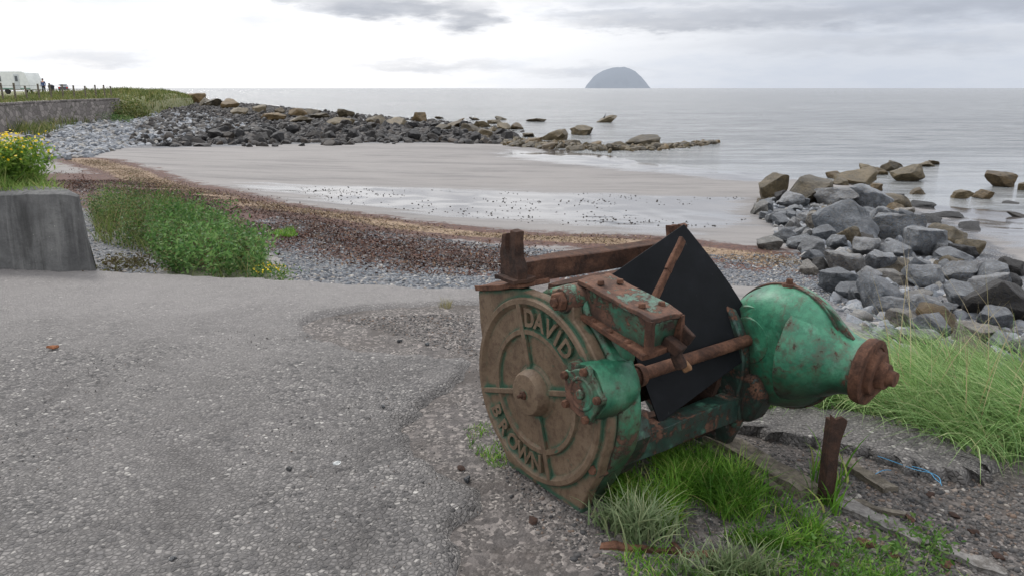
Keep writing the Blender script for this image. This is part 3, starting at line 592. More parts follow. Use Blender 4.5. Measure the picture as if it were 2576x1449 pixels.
grass_patch(mar,5600,.2,.42,.008,(.6,1.6),"marram_grass","long pale green marram grass bending in the wind",M_marram,seg=6,az=math.radians(165),azs=.9,dens=1.8,cut=.26)
st=sample(W2([(2200,1000),(2640,1000),(2640,1150),(2300,1080)]),38)
stuff(blades("seed_stalks",st,rng.uniform(.45,.95,38),.006,rng.uniform(.1,.6,38),M_straw,seg=6),"dry straw-coloured grass seed stalks","grass")
def clump(px_,py_,N,h,name,label,ma,w=.012,lean=(.2,1.0)):
    x,y,z=site(px_,py_); b=np.column_stack([rng.normal(x,.035,N),rng.normal(y,.035,N),np.full(N,z)])
    o=blades(name,b,rng.uniform(h*.5,h,N),w,rng.uniform(*lean,N),ma,seg=5); return meta(o,label,"plant")
for c_ in [(1600,1345,190,.2),(1535,1325,70,.16),(1660,1340,90,.15),(1820,1440,150,.13),(1900,1445,90,.14),(1740,1440,60,.1)]:
    clump(c_[0],c_[1],c_[2],c_[3],"plantain_plant","silvery green plantain clump growing in the gravel",M_silver,.009)
def leafy(polys,N,h0,h1,k,ls,name,label,ma=M_weed,cat="plant",spread=.06,cut=.35):
    p=sample(polys,N); p=p[vn(p[:,0],p[:,1],.9)+rng.normal(0,.12,len(p))>cut]
    hh=rng.uniform(h0,h1,len(p))*(.3+1.2*vn(p[:,0],p[:,1],1.1)); t_=rng.random((len(p),k))
    P_=np.stack([p[:,0,None]+rng.normal(0,spread,t_.shape)*(.4+t_),p[:,1,None]+rng.normal(0,spread,t_.shape)*(.4+t_),p[:,2,None]+hh[:,None]*t_**.8],-1).reshape(-1,3)
    return stuff(leafcards(name,P_,rng.uniform(ls*.5,ls*1.3,len(P_)),ma,.35),label,cat)
bush=W2([(235,540),(330,515),(440,530),(560,600),(650,650),(680,698),(540,700),(410,690),(385,650),(300,625),(240,610)])
bush2=W2([(390,610),(470,590),(600,630),(670,670),(680,698),(540,700),(410,690)])
M_tall=m_leaf("tall_grass_blades",[(0,(.09,.15,.03)),(.45,(.17,.23,.06)),(.75,(.26,.28,.11)),(1,(.42,.34,.2))],psc=1.1)
M_weed2=m_leaf("brown_weed_leaves",[(0,(.06,.042,.022)),(.5,(.13,.1,.05)),(1,(.2,.19,.08))],psc=1.2)
leafy(bush,800,.18,.46,26,.045,"weeds","green leafy weeds at the edge of the slipway",cut=.46)
leafy(bush2,420,.28,.55,30,.05,"bushy_weeds","taller fresh green weeds at the edge of the slipway",m_leaf("fresh_weed_leaves",[(0,(.06,.14,.04)),(.5,(.11,.23,.06)),(1,(.2,.32,.1))],psc=1.5),cut=.3)
leafy(bush,700,.15,.5,24,.03,"dry_weeds","brown dry weeds among green ones",M_weed2,cut=.42)
grass_patch(bush,3600,.12,.42,.009,(.2,.9),"tall_grass","tall green grass among the beach weeds",M_tall,dens=1.3,cut=.48)
leafy(W2([(250,640),(380,650),(400,690),(260,690)]),60,.03,.12,14,.04,"creeping_weeds","creeping weeds on the sandy slope",M_weed2)
leafy(W2([(640,670),(740,692),(730,712),(600,710)]),60,.06,.12,14,.04,"low_weeds","low weeds with yellow flowers on the slipway edge")
yf=sample(W2([(640,690),(720,692),(720,705),(640,705)]),45); yf[:,2]+=rng.uniform(.05,.12,45); stuff(leafcards("flowers",yf,.022,M_yellow,.8,.3),"tiny yellow flowers in the weeds","flower")
grass_patch(W2([(685,585),(740,580),(750,598),(695,600)]),500,.06,.14,.016,(.4,1.1),"grass_clump","small green clump on the seaweed line")
grass_patch(W2([(1105,770),(1135,766),(1135,778),(1105,778)]),60,.04,.1,.005,(.2,.7),"dry_tuft","dry grass tuft at the slipway edge",M_straw)
grass_patch(W2([(225,480),(380,485),(450,520),(300,525)]),2300,.12,.34,.018,(.3,1.0),"rough_grass","yellow-green rough grass on the beach head",M_tall,dens=1.2,cut=.46)
leafy(W2([(1980,1330),(2360,1330),(2400,1449),(1950,1449)]),95,.02,.07,14,.026,"ground_weeds","low broad-leaved weeds in the gravel",m_leaf("ground_weed_leaves",[(0,(.06,.14,.03)),(.6,(.12,.24,.05)),(1,(.22,.3,.1))]),spread=.035,cut=.48)
tp=np.array([(-3.98,6.62),(-4.5,7.2),(-5.9,8.5),(-9,9.5),(-9,7.6),(-6.6,7.1),(-5,6.78)])
p=sample(tp,11000); p[:,2]=.66; hb=rng.uniform(.1,.3,len(p))*(.5+vn(p[:,0],p[:,1],2))*np.clip((-p[:,0]-3.8)/.7,.25,1)
stuff(blades("bank_grass",p,hb,.01,rng.uniform(.3,1.1,len(p)),m_leaf("bank_grass_blades",[(0,(.12,.22,.04)),(.6,(.22,.33,.07)),(1,(.4,.38,.16))])),"long green grass on top of the concrete wall","grass")
rp=Vector((-4.86,7.25,.7))
stem=bpy.data.objects.new("ragwort_plant",None); COL.objects.link(stem); stem.location=rp; meta(stem,"bushy ragwort plant with yellow flowers on the bank","plant")
N=60; an=rng.uniform(0,6.28,N); rr=rng.uniform(0,.24,N); b=np.column_stack([np.cos(an)*rr,np.sin(an)*rr,np.zeros(N)])
hh=rng.uniform(.28,.48,N); o=blades("stem",b,hh,.01,rng.uniform(0,.3,N),M_weed,seg=3); o.parent=stem; o["kind"]="stuff"
t_=rng.random((N,60)); P_=np.stack([b[:,0,None]*1.5*(.6+.6*t_)+rng.normal(0,.05,t_.shape),b[:,1,None]*1.5*(.6+.6*t_)+rng.normal(0,.05,t_.shape),hh[:,None]*t_*.93],-1).reshape(-1,3)
o=leafcards("foliage",P_,rng.uniform(.03,.065,len(P_)),m_leaf("ragwort_leaves",[(0,(.1,.2,.03)),(.6,(.19,.32,.05)),(1,(.3,.4,.08))]),.35); o.parent=stem; o["kind"]="stuff"
fk=rng.integers(0,N,260); P_=np.column_stack([b[fk,0]*1.8+rng.normal(0,.05,260),b[fk,1]*1.8+rng.normal(0,.05,260),hh[fk]*rng.uniform(.86,1.08,260)])
o=leafcards("flower",P_,.028,M_yellow,.9,.3); o.parent=stem; o["kind"]="stuff"
def bank_pts(y0,y1,o0,o1,N):
    ys_=rng.uniform(y0,y1,N); ex=np.interp(ys_,EDGE[:,1],EDGE[:,0]); of=rng.uniform(o0,o1,N)
    return np.column_stack([ex-of*.97,ys_+of*.24,np.zeros(N)]),of
from mathutils.bvhtree import BVHTree
bvh=BVHTree.FromObject(bank,bpy.context.evaluated_depsgraph_get())
def drop(p):
    for q_ in p:
        h_=bvh.ray_cast(Vector((q_[0],q_[1],20)),Vector((0,0,-1)))
        q_[2]=h_[0].z if h_[0] else .8
    return p
p,of=bank_pts(66,128,0,12,9000); p=drop(p); hh=rng.uniform(.2,.6,len(p))*(.2+1.2*vn(p[:,0],p[:,1],.35))
stuff(blades("headland_grass",p,hh,.09,rng.uniform(.2,.8,len(p)),M_far),"rough grass and scrub on the headland","grass")
p,of=bank_pts(60,70,-.8,1.5,500); p=drop(p); t_=rng.random((500,24)); p[:,2]=tz(p[:,0],p[:,1])
P_=np.stack([p[:,0,None]+rng.normal(0,.2,t_.shape),p[:,1,None]+rng.normal(0,.2,t_.shape),p[:,2,None]+t_*rng.uniform(.6,1.6,(500,1))],-1).reshape(-1,3)
stuff(leafcards("scrub",P_,rng.uniform(.1,.25,len(P_)),M_far,.35),"green scrub at the end of the sea wall","plant")
p,of=bank_pts(30,66,0,8,8000); p=drop(p); stuff(blades("promenade_grass",p,rng.uniform(.1,.32,len(p)),.05,rng.uniform(.2,.8,len(p)),M_far),"rough grass on the promenade behind the sea wall","grass")
ft=W2([(20,335),(110,350),(200,312),(330,300),(340,275),(250,268),(60,300)])
grass_patch(ft,9000,.25,.75,.05,(.2,.8),"shore_grass","green grass at the foot of the sea wall",M_far,dens=.15,cut=.38)
leafy(W2([(80,300),(240,288),(240,278),(100,282)]),170,.5,1.1,30,.12,"docks","red-brown dock plants gone to seed by the wall",M_dock,spread=.1)
leafy(W2([(120,305),(330,312),(330,285),(180,290)]),300,.4,.9,25,.13,"shore_weeds","green weeds below the sea wall",M_weed,spread=.15)
leafy(W2([(140,440),(215,440),(225,470),(170,475)]),40,.1,.35,12,.05,"dead_weeds","dead brown weeds at the wall corner",M_dock)
# ------------------------------------------------------------------ WINCH
CX,CY,CZ=.091,2.77,.42; ca,sa=.8,.6; RO=math.radians(17); cr_,sr_=math.cos(RO),math.sin(RO)
winch=bpy.data.objects.new("winch",None); COL.objects.link(winch); winch.location=(CX,CY,0); winch.rotation_euler=(0,0,math.atan2(sa,ca))
meta(winch,"rusting green-painted iron boat winch at the slipway edge","winch")
def R(a,s,h): # along drum axis, towards near side, up (body leans back 17 degrees)
    su=cr_*s-sr_*h; hu=sr_*s+cr_*h; return Vector((a,-su,CZ+hu))
def U(a,s,h): return Vector((a,-s,CZ+h))
def L(x,y,z): dx=x-CX;dy=y-CY; return Vector((ca*dx+sa*dy,-sa*dx+ca*dy,z))
AX=Vector((1,0,0))
def arc(r,a0,a1,n,a=0.0,c=(0,0)): return [R(a,c[0]+r*math.cos(math.radians(a0+(a1-a0)*i/n)),c[1]+r*math.sin(math.radians(a0+(a1-a0)*i/n))) for i in range(n+1)]
def outline(a):
    o=[(.135,-.505),(.06,-.505),(-.26,-.415),(-.30,-.34),(-.35,-.21),(-.385,-.08)]
    p=[R(a,s,h) for s,h in o]
    p+=arc(.395,178,150,5,a)+[R(a,-.33,.3),R(a,-.30,.435),R(a,.0,.42)]+arc(.40,76,62,3,a)+[R(a,.21,.40)]+arc(.05,120,10,6,a,(.27,.353))+arc(.41,42,-38,14,a)
    p+=[R(a,.28,-.32),R(a,.22,-.38),R(a,.17,-.44)]
    return p
mb=MB(); mb.prism(outline(.012),(.05,0,0)); casing=mb.obj("side_casing",M_cover,winch,bevel=.006); casing["label"]="brown weathered side casing with foot"
mb=MB(); mb.prism([R(.0621,s,h) for s,h in [(.12,-.47),(-.22,-.38),(-.3,-.25)]]+arc(.36,180,95,10,.0621)+[R(.0621,.1,.40),R(.0621,.22,.405)]+arc(.05,120,10,6,.0621,(.27,.353))+arc(.43,40,-36,14,.0621)+[R(.0621,.24,-.36)],(.11,0,0))
mb.obj("gear_case",M_green,winch,bevel=.02)
mb=MB(); mb.lathe(R(.02,0,0),-AX,[(0,.386),(.022,.386),(.03,.38),(.03,.362),(.02,.352),(.014,.345),(.014,.262),(.027,.256),(.027,.238),(.013,.232),(.013,.112),(.022,.1),(.058,.09),(.069,.082),(.074,.06),(.075,.0)],72,False)
cov=mb.obj("end_cover",M_cover,winch,smooth=28); cov["label"]="round cast end cover with raised lettering"
for an in (0,90,180,270):
    c_,s_=math.cos(math.radians(an)),math.sin(math.radians(an)); p0=R(-.001,.09*c_,.09*s_); p1=R(-.001,.366*c_,.366*s_)
    d=(p1-p0); side=AX.cross(d).normalized(); mb=MB(); mb.box((p0+p1)/2,d/2,side*.012,AX*.009); mb.obj("spoke",M_cover,cov,bevel=.004)
mb=MB(); mb.tube(R(-.054,0,0),R(-.067,0,0),.02,.017,6); mb.tube(R(-.065,0,0),R(-.087,0,0),.009,.007,10); mb.obj("hub_bolt",M_rust,cov,bevel=.002)
def letters(txt,rad,angs,size,outward):
    vs=MB()
    for ch,an in zip(txt,angs):
        cu=bpy.data.curves.new("t",'FONT'); cu.body=ch; cu.size=size; cu.extrude=.011; cu.offset=.003; cu.align_x='CENTER'; cu.align_y='CENTER'; cu.resolution_u=3
        to=bpy.data.objects.new("t",cu); COL.objects.link(to); dg=bpy.context.evaluated_depsgraph_get(); me=to.evaluated_get(dg).to_mesh()
        A_=math.radians(an); rd=(math.cos(A_),math.sin(A_)); up=rd if outward else (-rd[0],-rd[1]); rt=(up[1],-up[0])
        V=[]
        for v in me.vertices:
            x,y,z=v.co; y*=1.15
            V.append(R(.0-z,rad*rd[0]+rt[0]*x+up[0]*y,rad*rd[1]+rt[1]*x+up[1]*y))
        vs.add(V,[tuple(p.vertices) for p in me.polygons])
        bpy.data.objects.remove(to)
    return vs.obj("lettering",M_cover,cov,smooth=30)
letters("DAVID",.303,[78,66,54,44.5,34],.088,True)
letters("BROWN",.305,[197,211.5,226.5,242,258],.088,False)
mb=MB(); mb.lathe(R(.19,.27,.353),-AX,[(0,.055),(.17,.055),(.19,.045)],24); mb.obj("bolt_lug",M_greenw,winch,rough=.004)
mb=MB(); mb.tube(R(.0,.27,.353),R(-.03,.27,.353),.04,.036,6); mb.tube(R(-.03,.27,.353),R(-.045,.27,.353),.02,.018,10); mb.obj("bolt",M_rust,winch,bevel=.004)
bc=(.354,.016)
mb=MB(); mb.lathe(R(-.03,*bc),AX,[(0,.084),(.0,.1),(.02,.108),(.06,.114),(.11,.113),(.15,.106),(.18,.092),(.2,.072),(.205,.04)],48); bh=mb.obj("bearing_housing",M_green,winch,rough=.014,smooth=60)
mb=MB(); mb.prism([R(.03,.2,.2),R(.03,.33,.15),R(.03,.43,.07),R(.03,.41,-.08),R(.03,.33,-.16),R(.03,.2,-.12)],(.11,0,0)); mb.obj("bearing_bracket",M_green,winch,bevel=.03)
cs=[(bc[0]-.005+.094*math.cos(math.radians(60+k*72)),bc[1]+.094*math.sin(math.radians(60+k*72))) for k in range(5)]
mb=MB(); hullp=[]
for k in range(40):
    an=2*math.pi*k/40; r_=.092+.024*max(0,math.cos(5*(an-math.radians(60))))**2; hullp.append(R(-.031,bc[0]+r_*math.cos(an),bc[1]+r_*math.sin(an)))
mb.prism(hullp,(-.022,0,0)); mb.lathe(R(-.053,*bc),-AX,[(0,.066),(.004,.064),(.004,.052),(-.004,.048),(-.004,.02),(.012,.018),(.012,0.0)],30,False)
bcv=mb.obj("bearing_cover",M_box,winch,bevel=.004); bcv["label"]="bearing cover with rusty bolts"
for k in range(5):
    mb=MB(); mb.tube(R(-.053,*cs[k]),R(-.07,*cs[k]),.017,.015,6); mb.obj("bolt",M_rust,bcv,bevel=.002)
mb=MB(); mb.tube(R(-.05,bc[0]-.03,bc[1]+.09),R(.12,bc[0]-.03,bc[1]+.1),.026,.028,18); mb.obj("bolt_lug",M_greenw,winch)
mb=MB(); mb.lathe(R(.165,*bc),AX,[(0,.05),(.03,.05),(.03,.036),(.06,.036),(.06,.045),(.09,.045),(.09,.03),(.12,.026),(.80,.026),(.80,.045),(.85,.045)],24); mb.obj("shaft",M_rust,winch,rough=.003)
mb=MB(); p0=U(.03,.345,-.18); p1=U(.93,.335,-.195)
mb.beam(p0,p1,.03,.10); mb.beam(p0+Vector((0,.03,.052)),p1+Vector((0,.03,.052)),.09,.014); mb.beam(p0+Vector((0,.03,-.045)),p1+Vector((0,.03,-.045)),.06,.014); mb.obj("crossbar",M_dgreen,winch,bevel=.004,sub=4,rough=.008)
mb=MB(); mb.beam(U(.12,-.15,-.4),U(.85,-.15,-.4),.06,.06); mb.beam(U(.1,.1,-.3),U(.86,.1,-.32),.3,.02); mb.obj("base_frame",M_drust,winch,bevel=.005)
mb=MB(); mb.tube(U(-.0,.34,-.2),U(.04,.34,-.2),.02,n=6); mb.obj("bolt",M_rust,winch)
mb=MB(); mb.prism([R(.06,.16,-.3),R(.06,.36,-.12),R(.06,.36,-.22),R(.06,.3,-.3),R(.06,.2,-.38)],(.2,0,0)); mb.obj("bracket",M_dgreen,winch,bevel=.015)
pr=[(0,.30),(.03,.30),(.03,.17)]
for k in range(26):
    t0=.03+k*.021; pr+=[(t0+.004,.165),(t0+.010,.178),(t0+.017,.165)]
pr+=[(.58,.17),(.58,.30),(.61,.30)]
mb=MB(); mb.lathe(R(.2,0,0),AX,pr,48); d_=mb.obj("drum",M_drust,winch,smooth=40); d_["label"]="dark cable drum"
def outl2(a):
    return [R(a,.14,-.5),R(a,-.22,-.40),R(a,-.3,-.25)]+arc(.36,180,100,10,a)+[R(a,.05,.40),R(a,.2,.36)]+arc(.36,50,-35,10,a)+[R(a,.28,-.33)]
mb=MB(); mb.prism(outl2(.87),(.05,0,0)); mb.obj("side_frame",M_dgreen,winch,bevel=.008)
mb=MB(); mb.lathe(R(.92,*bc),AX,[(0,.06),(0,.10),(.012,.108),(.18,.108)],32); mb.obj("bearing_housing",M_green,winch)
mb=MB(); mb.prism([U(.89,.40,-.02),U(.89,.46,-.1),U(.89,.40,-.24),U(.89,.3,-.27),U(.89,.25,-.05)],(.12,0,0)); mb.obj("bracket",M_dgreen,winch,bevel=.02)
# brake box
b0=U(.15,.19,.42); b1=U(.15,.52,.355)
mb=MB(); mb.beam(b0,b1,.13,.11)
bx=mb.obj("brake_box",M_box,winch,bevel=.004,sub=4,rough=.009); bx["label"]="rusty rectangular box with flaking green paint"
mb=MB(); mb.beam(b0+Vector((0,.025,.064)),b1+Vector((0,-.018,.064)),.16,.018); mb.obj("lid",m_paint("lid_paint",(.025,.12,.08),(.08,.22,.16),.43,.5),bx,bevel=.003,sub=5,rough=.008)
mb=MB(); mb.beam(b0+Vector((-.02,.0,-.06)),b1+Vector((-.02,-.012,-.062)),.17,.022); mb.obj("flange",M_rust,bx,bevel=.003,sub=4,rough=.007)
for sgn in (-1,1):
    mb=MB(); mb.beam(b1+Vector((.075*sgn,-.01,-.055)),b1+Vector((.075*sgn,-.01,.065)),.02,.03,(0,1,0)); mb.obj("edge_strip",M_rust,bx,sub=2,rough=.006)
for fa,fs in ((-.04,.06),(.04,.08),(-.035,.27),(.045,.29)):
    mb=MB(); p=b0+(b1-b0)*(fs/.34)+Vector((fa,0,.073)); mb.tube(p,p+Vector((0,0,.016)),.016,.013,6); mb.obj("bolt",M_rust,bx,bevel=.003)
for fs in (.08,.17,.26):
    mb=MB(); p=b0+(b1-b0)*(fs/.34)+Vector((-.085,0,-.05)); mb.tube(p,p+Vector((-.018,0,0)),.014,.011,6); mb.obj("bolt",M_rust,bx,bevel=.003)
mb=MB(); mb.prism([U(.1,.05,.37),U(.1,.36,.33),U(.1,.38,.2),U(.1,.3,.1),U(.1,.1,.15)],(.10,0,0)); mb.obj("casing_web",M_green,winch,bevel=.04)
mb=MB(); e=b1+Vector((.03,-.02,-.03))
mb.beam(e+Vector((0,.03,0)),e+Vector((.02,-.03,-.035)),.05,.04); mb.beam(e+Vector((.055,.03,.04)),e+Vector((.06,-.035,.0)),.02,.05)
mb.tube(e+Vector((.01,-.01,-.04)),e+Vector((.03,-.025,-.09)),.022,.026,10)
mb.obj("linkage",M_drust,winch,bevel=.004,sub=2,rough=.004)
mb=MB(); mb.beam(e+Vector((.035,-.025,-.075)),e+Vector((.05,-.04,-.105)),.032,.034); mb.obj("worn_block",m_simple("orange_rust",[(.3,(.13,.065,.03)),(.6,(.25,.14,.07))],20),winch,bevel=.006,sub=2,rough=.006)
# top rail, uprights
mb=MB(); t0=U(-.005,-.147,.455); t1=U(.93,-.13,.44)
mb.beam(t0,t1,.012,.085); mb.beam(t0+Vector((0,.045,.038)),t1+Vector((0,.045,.038)),.09,.012); mb.beam(U(.1,-.02,.40),U(.86,-.02,.395),.05,.05)
mb.obj("rail",m_rust("dark_brown_rust",.3),winch,bevel=.003,sub=5,rough=.009)
mb=MB(); mb.prism([R(-.01,-.30,.435),R(-.01,.03,.42),R(-.01,.03,.44),R(-.01,-.30,.46)],(.16,0,0)); mb.prism([R(.06,-.30,.43),R(.06,-.36,.2),R(.06,-.38,.2),R(.06,-.33,.44)],(.1,0,0)); mb.obj("top_flange",M_rust,winch,bevel=.004,sub=4,rough=.009)
def fork(a,s,h,H):
    mb=MB(); w=.052
    pts=[U(a,s-w*1.05,h),U(a,s-w*1.1,h+H*.5),U(a,s-w*1.0,h+H*.9),U(a,s-w*.4,h+H*.93),U(a,s-w*.3,h+H*.62),U(a,s-w*.05,h+H*.54),U(a,s+w*.1,h+H*.64),U(a,s+w*.15,h+H*1.04),U(a,s+w*.8,h+H*1.0),U(a,s+w*.85,h+H*.5),U(a,s+w*1.25,h+H*.3),U(a,s+w*1.3,h)]
    mb.prism(pts,(.045,0,0)); mb.beam(U(a+.03,s-.06,h+.008),U(a+.03,s+.07,h+.008),.11,.018)
    mb.obj("upright",M_drust if a<.5 else M_rust,winch,bevel=.004,sub=4,rough=.011)
fork(-.01,-.16,.43,.2); fork(.86,-.06,.43,.15)
# bell gearbox at far end, neck and coupling
dc=U(1.06,.42,.09); dn=Vector((.08,-1,-.03)).normalized()
pr=[(-.14,.0),(-.138,.12),(-.13,.18),(-.11,.225),(-.078,.252),(-.04,.267),(.0,.272),(.05,.268),(.09,.252),(.125,.222),(.15,.17),(.16,.09),(.162,0)]
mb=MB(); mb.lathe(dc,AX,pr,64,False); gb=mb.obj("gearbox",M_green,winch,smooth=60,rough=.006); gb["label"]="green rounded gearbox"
mb=MB(); mb.lathe(dc,dn,[(.08,.225),(.13,.215),(.17,.195),(.21,.168),(.245,.145),(.275,.13),(.305,.122),(.33,.119),(.355,.119)],48); mb.obj("neck",M_green,gb,smooth=70,rough=.006)
mb=MB(); mb.lathe(dc,AX,[(-.01,.268),(-.01,.279),(.0,.281),(.014,.279),(.014,.268)],64,False); mb.obj("seam",M_greenw,gb)
mb=MB(); mb.prism([dc+Vector((.0,.02,.264)),dc+Vector((.0,-.13,.25)),dc+Vector((.0,-.22,.20)),dc+Vector((.0,-.31,.11)),dc+Vector((.0,-.2,.05)),dc+Vector((0,0,.1))],(.02,0,0)); mb.obj("rib",M_greenw,gb,bevel=.004)
mb=MB(); tp_=dc+Vector((0,0,.267)); mb.tube(tp_,tp_+Vector((0,0,.014)),.035,.03,6); mb.tube(tp_+Vector((0,0,.01)),tp_+Vector((0,0,.035)),.016,.014,8); mb.obj("filler_cap",M_rust,gb,bevel=.002)
mb=MB(); mb.lathe(dc,dn,[(.345,.0),(.345,.122),(.35,.132),(.37,.137),(.39,.135),(.394,.128),(.394,.106),(.389,.102),(.393,.094),(.415,.09),(.419,.083),(.419,.056),(.446,.052),(.45,.047),(.45,.034),(.478,.03),(.48,0)],48,False)
cp_=mb.obj("coupling",M_rust,gb,smooth=32,rough=.004); cp_["label"]="rusty stepped drive coupling"
mb=MB(); mb.lathe(R(.965,.37,.05),AX,[(-.03,.088),(-.03,.112),(-.015,.12),(.06,.12),(.10,.13)],36,False); mb.obj("hood",M_green,winch,rough=.005)
mb=MB(); p=U(.95,-.1,.30); mb.lathe(p,AX,[(0,.09),(.03,.1),(.14,.1),(.17,.07)],28); mb.obj("end_cap",M_greenw,winch)
mb=MB(); l0=L(.540,2.80,.74); l1=L(.70,2.985,1.005); lm=l0.lerp(l1,.55)
mb.beam(l0,lm,.022,.03); mb.beam(lm,l1,.018,.042); mb.obj("lever",m_rust("brown_rust"),winch,bevel=.004,sub=2,rough=.006)
# ------------------------------------------------------------------ black board standing in the winch
c4=[Vector((.752,3.19,1.027)),Vector((1.12,3.09,.510)),Vector((.60,2.762,.285)),Vector((.392,2.955,.846))]
def edge(p,q,b,k=6): return [p.lerp(q,i/k)+b*math.sin(math.pi*i/k) for i in range(k)]
nrm=(c4[1]-c4[0]).cross(c4[3]-c4[0]).normalized(); cen=sum(c4,Vector())/4
pts=edge(c4[0],c4[1]+(c4[0]-c4[1])*.05,(c4[1]-c4[3]).normalized()*.04,8)+[c4[1]+(c4[0]-c4[1])*.03+(c4[2]-c4[1])*.01]+edge(c4[1]+(c4[2]-c4[1])*.06,c4[2],Vector())+edge(c4[2],c4[3],Vector())+edge(c4[3],c4[0],Vector())
org=cen.copy(); mb=MB(); mb.prism([p-org for p in pts],nrm*.007)
bo=mb.obj("board",M_black,bevel=.001); bo.location=org; meta(bo,"black square board standing on its corner in the winch","board")
# ------------------------------------------------------------------ post, plank, slab, bits
x,y,z=site(2085,1268)
mb=MB(); mb.prism([(-.026,0,-.1),(.022,0,-.1),(.02,0,.2),(.028,.0,.27),(.042,.0,.36),(.02,0,.38),(-.005,0,.37),(-.032,0,.395),(-.028,0,.25)],(0,.012,0)); mb.box((-.02,.025,.14),(.006,0,0),(0,.018,0),(0,0,.22))
o=mb.obj("iron_post",M_drust,bevel=.002,sub=2,rough=.008); o.location=(x,y,z); o.rotation_euler=(0,math.radians(-1),math.radians(10)); meta(o,"short rusty iron post stuck in the gravel","post")
pd=W2([(1880,1048),(2080,1040),(2300,1085),(2440,1140),(2490,1190),(2460,1215),(2330,1205),(2180,1150),(2000,1120),(1850,1085)])
den=[]
for i in range(len(pd)):
    a_=pd[i];b_=pd[(i+1)%len(pd)]
    for k in range(8): den.append(a_+(b_-a_)*k/8+rng.normal(0,.02,2))
cc=pd.mean(0); V=[];Fc=[]; m_=len(den); RR=[(1.04,-.04),(1.01,.02),(.97,.045)]+[(.97-.06*i,.05) for i in range(1,16)]
for r_,h_ in RR:
    for q_ in den:
        x_,y_=cc+(q_-cc)*r_; V.append((x_,y_,float(tz(x_,y_)[0])+h_+.014*mn.fractal(Vector((x_*9,y_*9,0)),1,2,4)))
for j in range(len(RR)-1):
    for i in range(m_): k=(i+1)%m_; Fc.append((j*m_+i,j*m_+k,(j+1)*m_+k,(j+1)*m_+i))
Fc.append(tuple((len(RR)-1)*m_+i for i in range(m_)))
mb=MB(); mb.add(V,Fc); meta(mb.obj("concrete_slab",M_padm,smooth=50),"broken gravelly concrete slab beside the winch","slab")
def plank(p,q,w,h,label,ma=M_wood,sub=7,rg=.016):
    a_=Vector(site(*p)); b_=Vector(site(*q)); c_=(a_+b_)/2; mb=MB(); mb.beam(a_-c_,b_-c_,w,h); o=mb.obj("timber",ma,sub=sub,rough=rg,smooth=30); o.location=c_+Vector((0,0,h*.2)); meta(o,label,"timber")
plank((1790,1105),(2040,1250),.11,.06,"rotten weathered timber beam half buried in gravel")
plank((1760,1130),(1960,1250),.04,.05,"narrow rotten timber strip beside the beam",m_wood("dark_timber",(.03,.024,.018),(.08,.065,.05),(.15,.13,.1)))
plank((2120,1165),(2240,1240),.06,.03,"short grey weathered plank in the gravel")
plank((2110,1265),(2330,1370),.08,.022,"pale rotten plank lying in the gravel",M_pale,7,.024)
plank((2350,1375),(2530,1449),.07,.02,"broken end of a pale rotten plank",M_pale,7,.024)
plank((2000,1230),(2280,1300),.04,.02,"splintered dark timber lying in the debris")
plank((1510,1375),(1800,1400),.03,.015,"rusty iron strip lying in the weeds",M_rust)
for i,(a_,b_) in enumerate([(1160,1180),(1340,1310),(2340,1245),(2400,1300),(2200,1215),(1700,1380),(2510,1400),(2100,1425),(2290,1310),(2450,1340),(2250,1400),(2380,1420),(2180,1370)]):
    x,y,z=site(a_,b_); V,Fc=rockv(50+i,2,8); mb=MB(); sx_=random.uniform(.02,.042); sy_=random.uniform(.015,.03); mb.add([(v[0]*sx_,v[1]*sy_,v[2]*.007) for v in V],[tuple(f) for f in Fc])
    o=mb.obj("rust_flake",random.choice([M_rust,M_drust])); o.location=(x,y,z+.008); o.rotation_euler=(random.uniform(-.2,.2),0,random.uniform(0,6)); meta(o,"flat flake of rusted iron on the ground","metal scrap","rust flakes")
for a_,b_,s_ in [(1175,1210,.02),(1075,1208,.016),(1073,868,.02),(1005,860,.018),(1030,905,.014),(640,970,.01),(730,1200,.014),(965,1040,.014),(440,1430,.016),(1050,1415,.012),(1000,1445,.014)]:
    x,y,z=site(a_,b_); me=fastmesh("pebble",RV[random.randrange(9)][0],RV[0][1],3); o=add("pebble",me,M_boulder,180); o.scale=(s_,s_*.8,s_*.65); o.location=(x,y,z+s_*.4+(.036 if a_<1000 else 0)); o.rotation_euler=(0,0,random.uniform(0,6)); meta(o,"dark grey pebble lying on the slipway","pebble","pebbles on the slipway")
def curl(name,px_,py_,sx_,sy_,ma,label,cat,rz):
    x,y,z=site(px_,py_); V=[];Fc=[]; n_=8
    for i in range(n_+1):
        for j in range(n_+1):
            u=i/n_*2-1; w=j/n_*2-1; r_=math.sqrt(max(0,1-u*u))
            V.append((u*sx_,w*sy_*r_,(.35*w*w+.2*u*u)*sy_*1.6+.004*mn.noise(Vector((u*2,w*2,rz)))))
    Fc=[(i*(n_+1)+j,(i+1)*(n_+1)+j,(i+1)*(n_+1)+j+1,i*(n_+1)+j+1) for i in range(n_) for j in range(n_)]
    mb=MB(); mb.add(V,Fc); o=mb.obj(name,ma); o.location=(x,y,z+.05); o.rotation_euler=(.15,.1,rz); sm=o.modifiers.new('s','SOLIDIFY'); sm.thickness=.0015; meta(o,label,cat)
curl("dead_leaf",136,896,.034,.022,m_simple("leaf_brown",[(.3,(.12,.04,.02)),(.6,(.3,.13,.06))],40),"curled brown dead leaf lying on the slipway","leaf",.5)
curl("seashell",848,1195,.02,.014,m_simple("shell_white",[(.3,(.4,.42,.42)),(.6,(.65,.66,.64))],40),"small pale broken shell lying on the slipway","shell",1.0)
